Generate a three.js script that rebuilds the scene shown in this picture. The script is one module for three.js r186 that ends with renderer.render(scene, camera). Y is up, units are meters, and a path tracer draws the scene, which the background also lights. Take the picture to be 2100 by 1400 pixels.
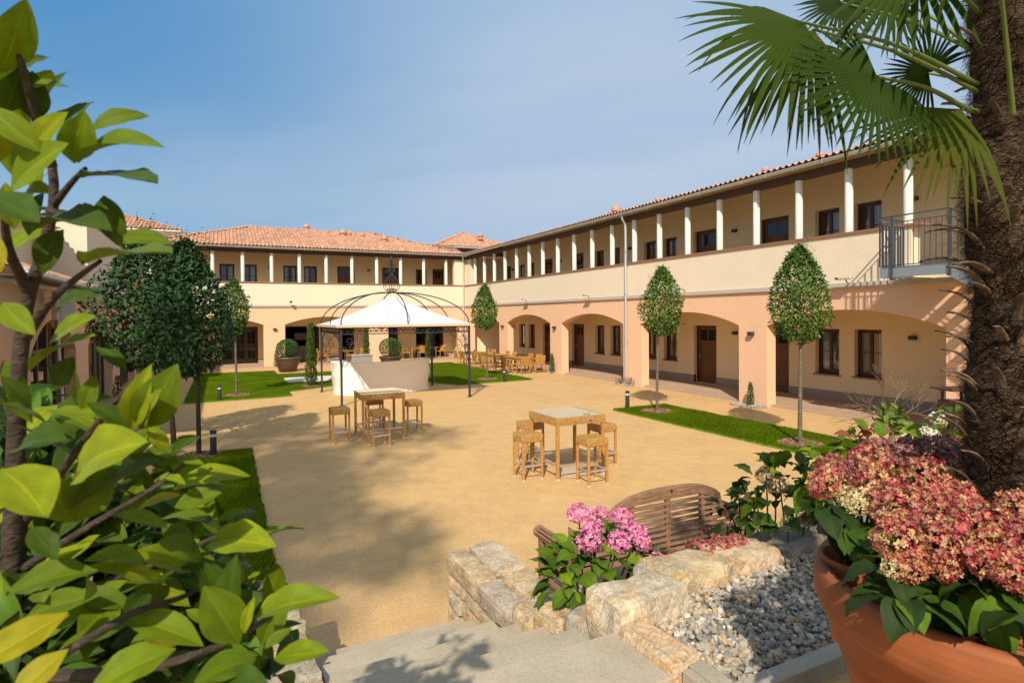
import * as THREE from 'three';
import { mergeGeometries } from 'three/addons/utils/BufferGeometryUtils.js';
import { RoundedBoxGeometry } from 'three/addons/geometries/RoundedBoxGeometry.js';

const V3 = (x, y, z) => new THREE.Vector3(x, y, z), RAD = Math.PI / 180;
const scene = new THREE.Scene();
const renderer = new THREE.WebGLRenderer({ antialias: true });
renderer.toneMapping = THREE.LinearToneMapping;
renderer.toneMappingExposure = 1.45;
renderer.shadowMap.enabled = true;

// ---------------------------------------------------------------- camera
const FOCAL = 1206.34, EYE = V3(0, 2.8, 0);                    // focal length in 2100-pixel units
const [yaw, pitch, roll] = [26.371 * RAD, 0.897 * RAD, -0.513 * RAD];
const FWD = V3(Math.sin(yaw) * Math.cos(pitch), -Math.sin(pitch), -Math.cos(yaw) * Math.cos(pitch));
const R0 = V3(Math.cos(yaw), 0, Math.sin(yaw)), U0 = R0.clone().cross(FWD);
const RGT = R0.clone().multiplyScalar(Math.cos(roll)).addScaledVector(U0, Math.sin(roll));
const UPV = R0.clone().multiplyScalar(-Math.sin(roll)).addScaledVector(U0, Math.cos(roll));
const camera = new THREE.PerspectiveCamera(2 * Math.atan(700 / FOCAL) / RAD, 1.5, 0.05, 600);
camera.position.copy(EYE);
camera.quaternion.setFromRotationMatrix(new THREE.Matrix4().makeBasis(RGT, UPV, FWD.clone().negate()));
camera.setViewOffset(2100, 1400, 0, 31.84, 2100, 1400);
camera.focus = 11; camera.userData.fStop = 6.3;
const at = (px, py, d) => EYE.clone().addScaledVector(FWD, d).addScaledVector(RGT, (px - 1050) / FOCAL * d).addScaledVector(UPV, -(py - 668.16) / FOCAL * d);

// ---------------------------------------------------------------- noise
const rng = (seed) => () => { seed = (seed + 0x6d2b79f5) | 0; let t = Math.imul(seed ^ (seed >>> 15), 1 | seed); t = (t + Math.imul(t ^ (t >>> 7), 61 | t)) ^ t; return ((t ^ (t >>> 14)) >>> 0) / 4294967296; };
const hash = (x, y, s) => { let h = Math.imul(x, 374761393) + Math.imul(y, 668265263) + Math.imul(s, 1274126177) | 0; h = Math.imul(h ^ (h >>> 13), 1274126177); return ((h ^ (h >>> 16)) >>> 0) / 4294967296; };
const mod = (a, n) => ((a % n) + n) % n;
function vnoise(x, y, px, py, s) {                              // value noise with periods px, py
  const ix = Math.floor(x), iy = Math.floor(y), fx = x - ix, fy = y - iy, u = fx * fx * (3 - 2 * fx), v = fy * fy * (3 - 2 * fy);
  const a = mod(ix, px), b = mod(ix + 1, px), c = mod(iy, py), d = mod(iy + 1, py);
  const p = hash(a, c, s), q = hash(b, c, s), r = hash(a, d, s), t = hash(b, d, s);
  return p + (q - p) * u + (r - p) * v + (p - q - r + t) * u * v;
}
function fbm(u, v, n, oct, s, m = n) { let a = 0.5, r = 0, t = 0; for (let i = 0; i < oct; i++) { r += a * vnoise(u * n, v * m, n, m, s + i); t += a; a *= 0.55; n *= 2; m *= 2; } return r / t; }
const n2 = (x, y, s = 0) => vnoise(x + 5000, y + 5000, 1e6, 1e6, s);
const cl = (x, a = 0, b = 1) => Math.min(b, Math.max(a, x)), mix = (a, b, t) => a + (b - a) * t, sm = (a, b, x) => { const t = cl((x - a) / (b - a)); return t * t * (3 - 2 * t); };
function tex(n, fn, srgb = false, m = n) {                      // fn(u, v) -> [r, g, b] in 0..1
  const d = new Uint8Array(n * m * 4);
  for (let y = 0; y < m; y++) for (let x = 0; x < n; x++) { const c = fn((x + 0.5) / n, (y + 0.5) / m), o = (y * n + x) * 4; for (let k = 0; k < 3; k++) d[o + k] = cl(c[k]) * 255; d[o + 3] = 255; }
  const t = new THREE.DataTexture(d, n, m); t.wrapS = t.wrapT = THREE.RepeatWrapping; t.magFilter = THREE.LinearFilter; t.colorSpace = srgb ? THREE.SRGBColorSpace : THREE.NoColorSpace; t.needsUpdate = true; return t;
}
const rep = (t, sx, sy = sx) => { const c = t.clone(); c.repeat.set(1 / sx, 1 / sy); c.needsUpdate = true; return c; };
const lin = (r, g, b) => new THREE.Color().setRGB(r, g, b);

// ---------------------------------------------------------------- sky and sun
const SUN = V3(-0.432, 0.639, 0.636).normalize();
{
  const W = 1024, H = 512, d = new Float32Array(W * H * 4);
  for (let r = 0; r < H; r++) for (let c = 0; c < W; c++) {
    const el = ((r + 0.5) / H - 0.5) * Math.PI, az = ((c + 0.5) / W - 0.5) * 2 * Math.PI, y = Math.sin(el), x = Math.cos(az) * Math.cos(el), z = Math.sin(az) * Math.cos(el);
    const t = Math.pow(cl(y), 0.62), g = Math.max(0, x * SUN.x + y * SUN.y + z * SUN.z);
    const side = x * 0.9 + z * 0.35;                            // paler towards the right of the picture, where the haze lies
    const lo = [0.305, 0.503, 0.701], md = [0.095, 0.295, 0.575], hi = [0.040, 0.175, 0.45], u1 = sm(0.02, 0.42, y), u2 = sm(0.42, 1.0, y), S = sm(-0.5, 0.16, side), fullHaze = [0.372, 0.52, 0.716];
    const col = [0, 1, 2].map((k) => mix(mix(mix(lo[k], md[k], u1), hi[k], u2), fullHaze[k], S * (1 - 0.45 * u2)) / 1.45);
    const yy = Math.max(y, 0.05), cx = x / (yy + 0.25), cz = z / (yy + 0.25);
    const wsp = sm(0.40, 0.74, fbm(cl((cx * 0.8 + cz * 0.6) * 0.07 + 0.5), cl((cz * 0.8 - cx * 0.6) * 0.20 + 0.5), 6, 5, 71)) * sm(0.0, 0.2, y) * (0.34 + 0.30 * sm(-0.4, 0.7, side));
    const haze = 0, glow = 0.9 * Math.pow(g, 12) + 0.34 * Math.pow(g, 2.2);
    const wh = [0.46, 0.50, 0.56], o = (r * W + c) * 4;
    for (let k = 0; k < 3; k++) { let q = mix(col[k], wh[k], cl(wsp * 0.75 + haze)); q += glow * [0.62, 0.52, 0.36][k]; d[o + k] = y < 0 ? mix(q, [0.30, 0.29, 0.27][k], sm(0, -0.15, y)) : q; }
    d[o + 3] = 1;
  }
  const s = new THREE.DataTexture(d, W, H, THREE.RGBAFormat, THREE.FloatType); s.mapping = THREE.EquirectangularReflectionMapping; s.magFilter = THREE.LinearFilter; s.needsUpdate = true;
  scene.background = s; scene.environment = s;
}
const sun = new THREE.DirectionalLight(lin(1.0, 0.935, 0.82), 3.7);
sun.position.copy(SUN).multiplyScalar(60).add(V3(6, 0, -18)); sun.target.position.set(6, 0, -18); sun.castShadow = true; sun.shadow.radius = 1.4; sun.shadow.mapSize.set(4096, 4096);
Object.assign(sun.shadow.camera, { left: -40, right: 40, top: 40, bottom: -40, near: 1, far: 140 });
sun.name = 'sun'; sun.target.name = 'sun_target'; scene.add(sun, sun.target);

// ---------------------------------------------------------------- naming and geometry helpers
const used = new Map();
function numbered(n) { const k = used.get(n) ?? 0; used.set(n, k + 1); return k ? n + '_' + String(k).padStart(3, '0') : n; }
function tag(o, label, category, group, kind) { if (label) o.userData.label = label; if (category) o.userData.category = category; if (group) o.userData.group = group; if (kind) o.userData.kind = kind; return o; }
function thing(name, label, category, p = [0, 0, 0], turn = 0, group) { const o = new THREE.Group(); o.name = numbered(name); o.position.set(...p); o.rotation.y = turn; scene.add(o); return tag(o, label, category, group); }
function dup(src, p, turn, label) { const c = src.clone(); c.name = numbered(src.name.replace(/_\d{3}$/, '')); c.position.set(...p); c.rotation.y = turn; scene.add(c); c.userData = { ...src.userData }; if (label) c.userData.label = label; return c; }
// texture coordinates in metres, laid on from the side a face looks to
function metric(g, grain) {
  if (g.index) g = g.toNonIndexed();
  if (!g.attributes.normal) g.computeVertexNormals();
  const p = g.attributes.position, uv = new Float32Array(p.count * 2), a = V3(), b = V3(), c = V3();
  for (let i = 0; i < p.count; i += 3) {
    a.fromBufferAttribute(p, i); b.fromBufferAttribute(p, i + 1); c.fromBufferAttribute(p, i + 2);
    const n = b.clone().sub(a).cross(c.clone().sub(a)), ax = Math.abs(n.x), ay = Math.abs(n.y), az = Math.abs(n.z);
    for (let k = 0; k < 3; k++) {
      const q = [a, b, c][k]; let u, v;
      if (ax >= ay && ax >= az) { u = q.z; v = q.y; } else if (ay >= az) { u = q.x; v = q.z; } else { u = q.x; v = q.y; }
      if (grain === 'y' && ay < Math.max(ax, az)) [u, v] = [v, u];
      if (grain === 'z' && ay >= ax && ay >= az) [u, v] = [v, u];
      uv[(i + k) * 2] = u; uv[(i + k) * 2 + 1] = v;
    }
  }
  g.setAttribute('uv', new THREE.BufferAttribute(uv, 2));
  for (const k of Object.keys(g.attributes)) if (!['position', 'normal', 'uv', 'color'].includes(k)) g.deleteAttribute(k);
  return g;
}
function merge(list) { list = [].concat(list); const hasC = list.some((g) => g.attributes.color); return list.length === 1 ? list[0] : mergeGeometries(list.map((g) => { g = g.index ? g.toNonIndexed() : g; if (!hasC) g.deleteAttribute('color'); return g; })); }
function mesh(name, geos, material, parent = scene, keepUV = false) {
  const g = keepUV ? merge(geos) : merge([].concat(geos).map((q) => metric(q, q.userData.grain)));
  const m = new THREE.Mesh(g, material); m.name = parent === scene ? numbered(name) : name; m.castShadow = m.receiveShadow = true; parent.add(m); return m;
}
const struct = (name, geos, m, keepUV) => { const o = mesh(name, geos, m, scene, keepUV); o.userData.kind = 'structure'; return o; };
function box(x0, x1, y0, y1, z0, z1, r = 0) {
  const w = x1 - x0, h = y1 - y0, d = z1 - z0, g = r ? new RoundedBoxGeometry(w, h, d, 1, r) : new THREE.BoxGeometry(w, h, d);
  g.translate((x0 + x1) / 2, (y0 + y1) / 2, (z0 + z1) / 2);
  g.userData.grain = h > w && h > d ? 'y' : d > w ? 'z' : 'x'; return g;
}
const cbox = (x, y, z, w, h, d, r = 0) => box(x - w / 2, x + w / 2, y - h / 2, y + h / 2, z - d / 2, z + d / 2, r);
function tube(pts, r, seg = 16, rad = 6, closed = false) {
  const c = new THREE.CatmullRomCurve3(pts.map((p) => (p.isVector3 ? p : V3(...p))), closed), g = new THREE.TubeGeometry(c, seg, typeof r === 'number' ? r : r[0], rad, closed);
  if (typeof r !== 'number') { const p = g.attributes.position, q = V3(), ce = V3(); for (let i = 0; i <= seg; i++) { c.getPointAt(i / seg, ce); const k = mix(r[0], r[1], i / seg) / r[0]; for (let j = 0; j <= rad; j++) { q.fromBufferAttribute(p, i * (rad + 1) + j).sub(ce).multiplyScalar(k).add(ce); p.setXYZ(i * (rad + 1) + j, q.x, q.y, q.z); } } g.computeVertexNormals(); }
  return g;
}
function bar(a, b, r, rad = 6, r2 = r) { const d = b.clone().sub(a), g = new THREE.CylinderGeometry(r2, r, d.length(), rad, 1); g.translate(0, d.length() / 2, 0); g.applyQuaternion(new THREE.Quaternion().setFromUnitVectors(V3(0, 1, 0), d.normalize())); g.translate(a.x, a.y, a.z); return g; }
function lathe(prof, seg = 32) { const g = new THREE.LatheGeometry(prof.map(([r, y]) => new THREE.Vector2(r, y)), seg); return g; }
function extrude(shape, d0, d1, seg = 16) { const g = new THREE.ExtrudeGeometry(shape, { depth: d1 - d0, bevelEnabled: false, curveSegments: seg }); g.translate(0, 0, d0); return g; }
function poly(pts) { const s = new THREE.Shape(); pts.forEach(([x, y], i) => (i ? s.lineTo(x, y) : s.moveTo(x, y))); s.closePath(); return s; }
function instances(name, g, m, mats, cols, parent = scene, kind = 'stuff') {
  const o = new THREE.InstancedMesh(g, m, mats.length); o.name = parent === scene ? numbered(name) : name; mats.forEach((q, i) => { o.setMatrixAt(i, q); if (cols) o.setColorAt(i, cols[i]); });
  o.castShadow = o.receiveShadow = true; if (kind) o.userData.kind = kind; parent.add(o); return o;
}
const M4 = (p, q, s) => new THREE.Matrix4().compose(p, q, typeof s === 'number' ? V3(s, s, s) : s);
const basis = (x, y, z) => new THREE.Quaternion().setFromRotationMatrix(new THREE.Matrix4().makeBasis(x, y, z));
// axes with y along a direction (a leaf's midrib) and z near a normal
function aim(dir, nrm) { const y = dir.clone().normalize(), x = y.clone().cross(nrm); if (x.lengthSq() < 1e-6) x.set(1, 0, 0).cross(y); x.normalize(); return basis(x, y, x.clone().cross(y)); }
const randDir = (R) => { const z = R() * 2 - 1, a = R() * 6.2832, r = Math.sqrt(1 - z * z); return V3(r * Math.cos(a), z, r * Math.sin(a)); };

// many leaves in one geometry with a colour each; template: indexed geometry
function leafCloud(tpl, mats, cols) {
  const tp = tpl.attributes.position, tn = tpl.attributes.normal, ti = tpl.index.array, n = tp.count, pos = new Float32Array(mats.length * n * 3), nor = new Float32Array(mats.length * n * 3), col = new Float32Array(mats.length * n * 3), idx = new Uint32Array(mats.length * ti.length), p = V3(), nm = new THREE.Matrix3();
  mats.forEach((m, k) => {
    nm.getNormalMatrix(m);
    for (let i = 0; i < n; i++) { const o = (k * n + i) * 3; p.fromBufferAttribute(tp, i).applyMatrix4(m).toArray(pos, o); p.fromBufferAttribute(tn, i).applyMatrix3(nm).normalize().toArray(nor, o); col[o] = cols[k].r; col[o + 1] = cols[k].g; col[o + 2] = cols[k].b; }
    for (let i = 0; i < ti.length; i++) idx[k * ti.length + i] = ti[i] + k * n;
  });
  const g = new THREE.BufferGeometry(); g.setAttribute('position', new THREE.BufferAttribute(pos, 3)); g.setAttribute('normal', new THREE.BufferAttribute(nor, 3)); g.setAttribute('color', new THREE.BufferAttribute(col, 3)); g.setIndex(new THREE.BufferAttribute(idx, 1)); return g;
}
// a leaf of length 1 along +y, upper side +z: width, fold along the midrib, curl of the tip, waves of the edge
function leafShape({ w = 0.4, fold = 0.25, curl = 0.2, nu = 4, nv = 8, belly = 0.45, wave = 0, tip = 1, side = 0 }) {
  const pos = [], uv = [], idx = [];
  for (let j = 0; j <= nv; j++) for (let i = 0; i <= nu; i++) {
    const t = j / nv, s = (i / nu) * 2 - 1, k = t < belly ? Math.sin((t / belly) * Math.PI / 2) : Math.pow(Math.cos(((t - belly) / (1 - belly)) * Math.PI / 2), tip), hw = w / 2 * Math.max(k, 0.004);
    const x = s * hw + side * t * t * 0.25, a = Math.abs(s) * hw;
    pos.push(x, t - curl * 0.2 * t * t, a * fold - curl * t * t * 0.5 + wave * Math.sin(t * 19 + s * 2) * Math.abs(s) * 0.03 + 0.06 * Math.sin(t * Math.PI)); uv.push(i / nu, t);
  }
  for (let j = 0; j < nv; j++) for (let i = 0; i < nu; i++) { const a = j * (nu + 1) + i, b = a + 1, c = a + nu + 1, d = c + 1; idx.push(a, b, d, a, d, c); }
  const g = new THREE.BufferGeometry(); g.setAttribute('position', new THREE.Float32BufferAttribute(pos, 3)); g.setAttribute('uv', new THREE.Float32BufferAttribute(uv, 2)); g.setIndex(idx); g.computeVertexNormals(); return g;
}

// ---------------------------------------------------------------- materials
const std = (o) => new THREE.MeshStandardMaterial({ roughness: 0.8, ...o }), phys = (o) => new THREE.MeshPhysicalMaterial({ roughness: 0.8, ...o });
const grainT = tex(512, (u, v) => { const a = fbm(u, v, 64, 3, 3), b = fbm(u, v, 6, 4, 9); const q = 0.97 + 0.05 * (a - 0.5) + 0.02 * (b - 0.5); return [q, q, q]; }, true);
const bumpT = tex(512, (u, v) => { const a = fbm(u, v, 90, 3, 31); return [a, a, a]; });
const plaster = (c, s = 1.1) => std({ color: c, roughness: 0.92, map: rep(grainT, 2.6), bumpMap: rep(bumpT, s), bumpScale: 0.0004 });
const sandT = tex(1024, (u, v) => {
  const f = fbm(u, v, 10, 4, 1), g = hash(Math.floor(u * 700), Math.floor(v * 700), 5), h = fbm(u, v, 200, 2, 8); let q = 0.92 + 0.08 * (f - 0.5) + 0.22 * (h - 0.5) + 0.12 * (g - 0.5); if (g > 0.98) q *= 0.68; if (g < 0.02) q *= 1.1;
  return [q, q * (0.985 - 0.03 * (g - 0.5)), q * (0.96 - 0.10 * (h - 0.5))];
}, true);
const sandB = tex(512, (u, v) => { const a = fbm(u, v, 110, 3, 12) * 0.7 + fbm(u, v, 8, 3, 15) * 0.3; return [a, a, a]; });
const woodT = tex(512, (u, v) => { const w = fbm(u, v, 3, 3, 21, 22), f = fbm(u, v, 8, 3, 26, 160), q = 0.84 + 0.28 * (w - 0.5) + 0.42 * (f - 0.5); return [q, q * 0.97, q * 0.93]; }, true);
const weaveFn = (u, v, s) => { const i = Math.floor(u * s), j = Math.floor(v * s), fu = u * s - i, fv = v * s - j, o = (i + j) & 1, a = Math.sin(Math.PI * (o ? fu : fv)), b = Math.sin(Math.PI * (o ? fv : fu)); return [Math.pow(b, 0.5) * (0.55 + 0.45 * a), i, j]; };
const weaveT = tex(512, (u, v) => { const [h, i, j] = weaveFn(u, v, 24); const q = (0.55 + 0.45 * h) * (0.84 + 0.3 * hash(i, j, 4)) * (0.9 + 0.2 * vnoise(u * 8, v * 8, 8, 8, 3)); return [q, q * 0.95, q * 0.86]; }, true);
const weaveB = tex(512, (u, v) => { const h = weaveFn(u, v, 24)[0]; return [h, h, h]; });
const stoneT = tex(1024, (u, v) => {
  const a = fbm(u, v, 5, 5, 41), b = fbm(u, v, 40, 3, 46), wv = Math.abs(fbm(u, v, 12, 4, 52) - 0.5), vein = sm(0.055, 0.0, wv) * sm(0.35, 0.65, fbm(u, v, 16, 2, 60)), rust = 0.5 * sm(0.5, 0.72, fbm(u, v, 4, 4, 66));
  let q = 0.80 + 0.36 * (a - 0.5) + 0.28 * (b - 0.5); const sp = hash(Math.floor(u * 420), Math.floor(v * 420), 9); q += 0.16 * (sp - 0.5);
  let c = [q, q * 0.955, q * 0.88]; c = [mix(c[0], q * 1.06, rust), mix(c[1], q * 0.86, rust), mix(c[2], q * 0.60, rust)]; return c.map((k, i) => mix(k, [0.93, 0.90, 0.85][i], vein * 0.6));
}, true);
const stoneB = tex(512, (u, v) => { const a = fbm(u, v, 7, 6, 44); const r = 1 - Math.abs(fbm(u, v, 14, 4, 47) * 2 - 1); const q = 0.6 * a + 0.4 * r; return [q, q, q]; });
const concT = tex(512, (u, v) => { const a = fbm(u, v, 5, 5, 81), b = fbm(u, v, 120, 2, 88), g = hash(Math.floor(u * 300), Math.floor(v * 300), 7); let q = 0.91 + 0.14 * (a - 0.5) + 0.10 * (b - 0.5); if (g > 0.992) q *= 0.75; return [q, q * 0.985, q * (0.955 + 0.06 * (a - 0.5))]; }, true);
const terraT = tex(512, (u, v) => { const a = fbm(u, v, 4, 5, 91), l = fbm(u, v, 2, 4, 95, 60), q = 0.88 + 0.2 * (a - 0.5) + 0.18 * (l - 0.5), w = sm(0.6, 0.8, fbm(u, v, 3, 4, 99, 12)); return [mix(q, 0.88, w * 0.25), mix(q * 0.98, 0.86, w * 0.3), mix(q * 0.96, 0.86, w * 0.3)]; }, true);
const barkT = tex(512, (u, v) => { const a = fbm(u, v, 6, 4, 101, 14), b = fbm(u, v, 20, 3, 107, 40), q = 0.72 + 0.5 * (a - 0.5) + 0.4 * (b - 0.5); return [q, q * 0.97, q * 0.92]; }, true);
const veinT = (mid, vs, dark, n) => tex(256, (u, v) => {
  const s = Math.abs(u - 0.5) * 2, m = sm(0.09, 0.02, s), k = mod((v - s * 0.22) * n, 1), side = sm(0.13, 0.0, Math.min(k, 1 - k)) * sm(1.0, 0.3, s), bl = fbm(u, v, 5, 4, 111), q = dark + 0.18 * (bl - 0.5);
  return [mix(q, mid[0], m * 0.85 + side * vs * (1 - m)), mix(q, mid[1], m * 0.7 + side * vs * (1 - m)), mix(q * 0.9, mid[2], m * 0.6 + side * vs * 0.7 * (1 - m))];
}, true);
const lemonT = veinT([1, 1, 0.66], 0.26, 0.84, 11), hydT = veinT([0.97, 1.0, 0.8], 0.32, 0.84, 9);
const C = {
  cream: plaster(lin(0.80, 0.655, 0.465)), peach: plaster(lin(0.83, 0.495, 0.295)), inner: plaster(lin(0.88, 0.69, 0.42)), white: plaster(lin(0.82, 0.78, 0.68)), plinth: plaster(lin(0.36, 0.28, 0.225)),
  cornice: plaster(lin(0.50, 0.44, 0.37)), cap: std({ color: lin(0.30, 0.14, 0.075), roughness: 0.6, map: rep(grainT, 0.8) }), beam: std({ color: lin(0.115, 0.052, 0.024), roughness: 0.6, map: rep(woodT, 0.9), bumpMap: rep(woodT, 0.9), bumpScale: 0.002 }),
  clear: phys({ color: lin(0.93, 0.95, 0.94), roughness: 0.02, transmission: 1, thickness: 0, ior: 1.52 }), curtain: phys({ color: lin(0.70, 0.66, 0.58), roughness: 0.95, transmission: 0.3, thickness: 0 }),
  ceil: std({ color: lin(0.30, 0.20, 0.12), roughness: 0.8, map: rep(woodT, 0.8) }),
  frame: std({ color: lin(0.105, 0.038, 0.014), roughness: 0.42, map: rep(woodT, 0.6) }), doorleaf: std({ color: lin(0.20, 0.078, 0.022), roughness: 0.45, map: rep(woodT, 0.7), bumpMap: rep(woodT, 0.7), bumpScale: 0.0015 }),
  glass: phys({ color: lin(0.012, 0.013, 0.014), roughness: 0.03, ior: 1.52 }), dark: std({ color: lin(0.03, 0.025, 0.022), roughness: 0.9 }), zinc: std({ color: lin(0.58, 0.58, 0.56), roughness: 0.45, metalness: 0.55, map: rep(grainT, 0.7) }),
  lamp: std({ color: lin(0.055, 0.05, 0.047), roughness: 0.5, metalness: 0.4 }), iron: std({ color: lin(0.045, 0.045, 0.048), roughness: 0.55, metalness: 0.45 }), steel: std({ color: lin(0.10, 0.11, 0.115), roughness: 0.5, metalness: 0.6 }), galv: std({ color: lin(0.48, 0.5, 0.5), roughness: 0.45, metalness: 0.7, map: rep(grainT, 0.5) }),
  tile: std({ color: lin(1, 1, 1), roughness: 0.78, vertexColors: false }), tileBase: std({ color: lin(0.22, 0.09, 0.05), roughness: 0.9 }), vent: std({ color: lin(0.50, 0.24, 0.15), roughness: 0.6 }),
  sand: std({ color: lin(0.665, 0.43, 0.185), roughness: 0.96, map: rep(sandT, 1.7), bumpMap: rep(sandB, 0.9), bumpScale: 0.005, vertexColors: true }), paving: std({ color: lin(0.52, 0.36, 0.25), roughness: 0.85, map: rep(concT, 2.0) }),
  lawn: std({ color: lin(0.17, 0.26, 0.015), roughness: 0.95, map: rep(grainT, 0.5) }), blade: phys({ color: lin(1, 1, 1), roughness: 1, specularIntensity: 0, transmission: 0.3, thickness: 0, side: THREE.DoubleSide }), mulch: std({ color: lin(0.25, 0.135, 0.075), roughness: 0.95, map: rep(sandT, 0.5), bumpMap: rep(sandB, 0.3), bumpScale: 0.02 }),
  leaf: phys({ color: lin(1, 1, 1), roughness: 0.58, specularIntensity: 0.35, vertexColors: true, side: THREE.DoubleSide, transmission: 0.18, thickness: 0 }), bark: std({ color: lin(0.30, 0.235, 0.165), roughness: 0.9, map: rep(barkT, 0.35), bumpMap: rep(barkT, 0.35), bumpScale: 0.006 }),
  barkDark: std({ color: lin(0.095, 0.065, 0.04), roughness: 0.9, map: rep(barkT, 0.2), bumpMap: rep(barkT, 0.2), bumpScale: 0.006 }), twig: std({ color: lin(0.36, 0.25, 0.14), roughness: 0.8, map: rep(barkT, 0.1) }),
  wicker: std({ color: lin(0.78, 0.44, 0.13), roughness: 0.6, map: rep(weaveT, 0.30), bumpMap: rep(weaveB, 0.30), bumpScale: 0.008 }), rattan: std({ color: lin(0.72, 0.37, 0.095), roughness: 0.55, map: rep(weaveT, 0.4, 0.2), bumpMap: rep(weaveB, 0.4, 0.2), bumpScale: 0.003 }), alu: std({ color: lin(0.62, 0.60, 0.57), roughness: 0.35, metalness: 0.8 }),
  tableglass: phys({ color: lin(0.95, 0.98, 0.95), roughness: 0.02, transmission: 1, thickness: 0, ior: 1.5 }), canvas: phys({ color: lin(0.86, 0.85, 0.82), roughness: 0.9, transmission: 0.22, thickness: 0, side: THREE.DoubleSide, map: rep(grainT, 1.5) }), canvasTrim: std({ color: lin(0.62, 0.45, 0.30), roughness: 0.8 }),
  whitebar: std({ color: lin(0.80, 0.77, 0.70), roughness: 0.45 }), teak: std({ color: lin(0.42, 0.235, 0.135), roughness: 0.7, map: rep(woodT, 0.5), bumpMap: rep(woodT, 0.5), bumpScale: 0.0015 }), chairwood: std({ color: lin(0.60, 0.32, 0.075), roughness: 0.55, map: rep(woodT, 0.5) }), chairweave: std({ color: lin(0.68, 0.36, 0.085), roughness: 0.6, map: rep(weaveT, 0.35), bumpMap: rep(weaveB, 0.35), bumpScale: 0.004 }),
  concrete: std({ color: lin(0.50, 0.42, 0.305), roughness: 0.88, map: rep(concT, 1.3), bumpMap: rep(bumpT, 0.7), bumpScale: 0.0015 }), kerb: std({ color: lin(0.44, 0.385, 0.29), roughness: 0.85, map: rep(concT, 0.9), bumpMap: rep(bumpT, 0.6), bumpScale: 0.002 }),
  terracotta: std({ color: lin(0.38, 0.112, 0.03), roughness: 0.72, map: rep(terraT, 0.55), bumpMap: rep(terraT, 0.55), bumpScale: 0.002 }), brownpot: std({ color: lin(0.10, 0.05, 0.032), roughness: 0.5, map: rep(grainT, 0.6) }), soil: std({ color: lin(0.035, 0.022, 0.014), roughness: 1, map: rep(sandT, 0.4), bumpMap: rep(sandB, 0.2), bumpScale: 0.03 }),
  soilBed: std({ color: lin(0.09, 0.055, 0.035), roughness: 1, map: rep(sandT, 0.4), bumpMap: rep(sandB, 0.2), bumpScale: 0.03 }), slab: std({ color: lin(0.74, 0.72, 0.68), roughness: 0.6, map: rep(concT, 1.4) }), plaque: std({ color: lin(0.03, 0.03, 0.03), roughness: 0.5 }),
};
const rockTint = (c) => std({ color: c, roughness: 0.86, map: rep(stoneT, 0.55), bumpMap: rep(stoneB, 0.42), bumpScale: 0.014 });
const ROCK = [rockTint(lin(0.78, 0.69, 0.55)), rockTint(lin(0.74, 0.61, 0.42)), rockTint(lin(0.62, 0.56, 0.48)), rockTint(lin(0.82, 0.64, 0.46)), rockTint(lin(0.30, 0.285, 0.27))];

// ---------------------------------------------------------------- ground
{
  const g = new THREE.PlaneGeometry(520, 520, 2, 2); g.rotateX(-Math.PI / 2); g.translate(0, -0.03, -20); struct('ground', g, std({ color: lin(0.30, 0.24, 0.14), roughness: 1, map: rep(grainT, 4) }));
  const x0 = -7, x1 = 18.5, z0 = -42, z1 = 1, nx = 102, nz = 172, s = new THREE.PlaneGeometry(x1 - x0, z1 - z0, nx, nz); s.rotateX(-Math.PI / 2); s.translate((x0 + x1) / 2, -0.004, (z0 + z1) / 2);
  const sg = metric(s), q = sg.attributes.position, col = new Float32Array(q.count * 3);
  for (let i = 0; i < q.count; i++) { const x = q.getX(i), z = q.getZ(i), a = n2(x * 0.9, z * 0.9, 1), b = n2(x * 0.23, z * 0.23, 2), c = n2(x * 2.7, z * 1.9, 3), k = 0.97 + 0.07 * (a - 0.5) + 0.07 * (b - 0.5) + 0.06 * (c - 0.5); col.set([k * 1.02, k * (1 - 0.02 * (b - 0.5)), k * (0.99 - 0.16 * (b - 0.5))], i * 3); q.setY(i, -0.004 + 0.006 * (c - 0.5)); }
  sg.setAttribute('color', new THREE.BufferAttribute(col, 3)); sg.computeVertexNormals();
  struct('courtyard_sand', sg, C.sand, true);
}
// lawns: a turf sheet with a soft uneven edge, and blades on it
const bladeG = (() => { const R = rng(5), pos = [], nor = []; for (let i = 0; i < 4; i++) { const a = R() * 6.28, r = R() * 0.02, x = Math.cos(a) * r, z = Math.sin(a) * r, b = R() * 6.28, dx = Math.cos(b) * 0.004, dz = Math.sin(b) * 0.004, lx = (R() - 0.5) * 0.05, lz = (R() - 0.5) * 0.05, h = 0.045 + R() * 0.03; pos.push(x - dx, 0, z - dz, x + dx, 0, z + dz, x + lx, h, z + lz); for (let k = 0; k < 3; k++) nor.push(dz * 120, 0.85, -dx * 120); } const g = new THREE.BufferGeometry(); g.setAttribute('position', new THREE.Float32BufferAttribute(pos, 3)); g.setAttribute('normal', new THREE.Float32BufferAttribute(nor, 3)); return g; })();
const inside = (p, x, z) => { let c = false; for (let i = 0, j = p.length - 1; i < p.length; j = i++) if ((p[i][1] > z) !== (p[j][1] > z) && x < (p[j][0] - p[i][0]) * (z - p[i][1]) / (p[j][1] - p[i][1]) + p[i][0]) c = !c; return c; };
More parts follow.
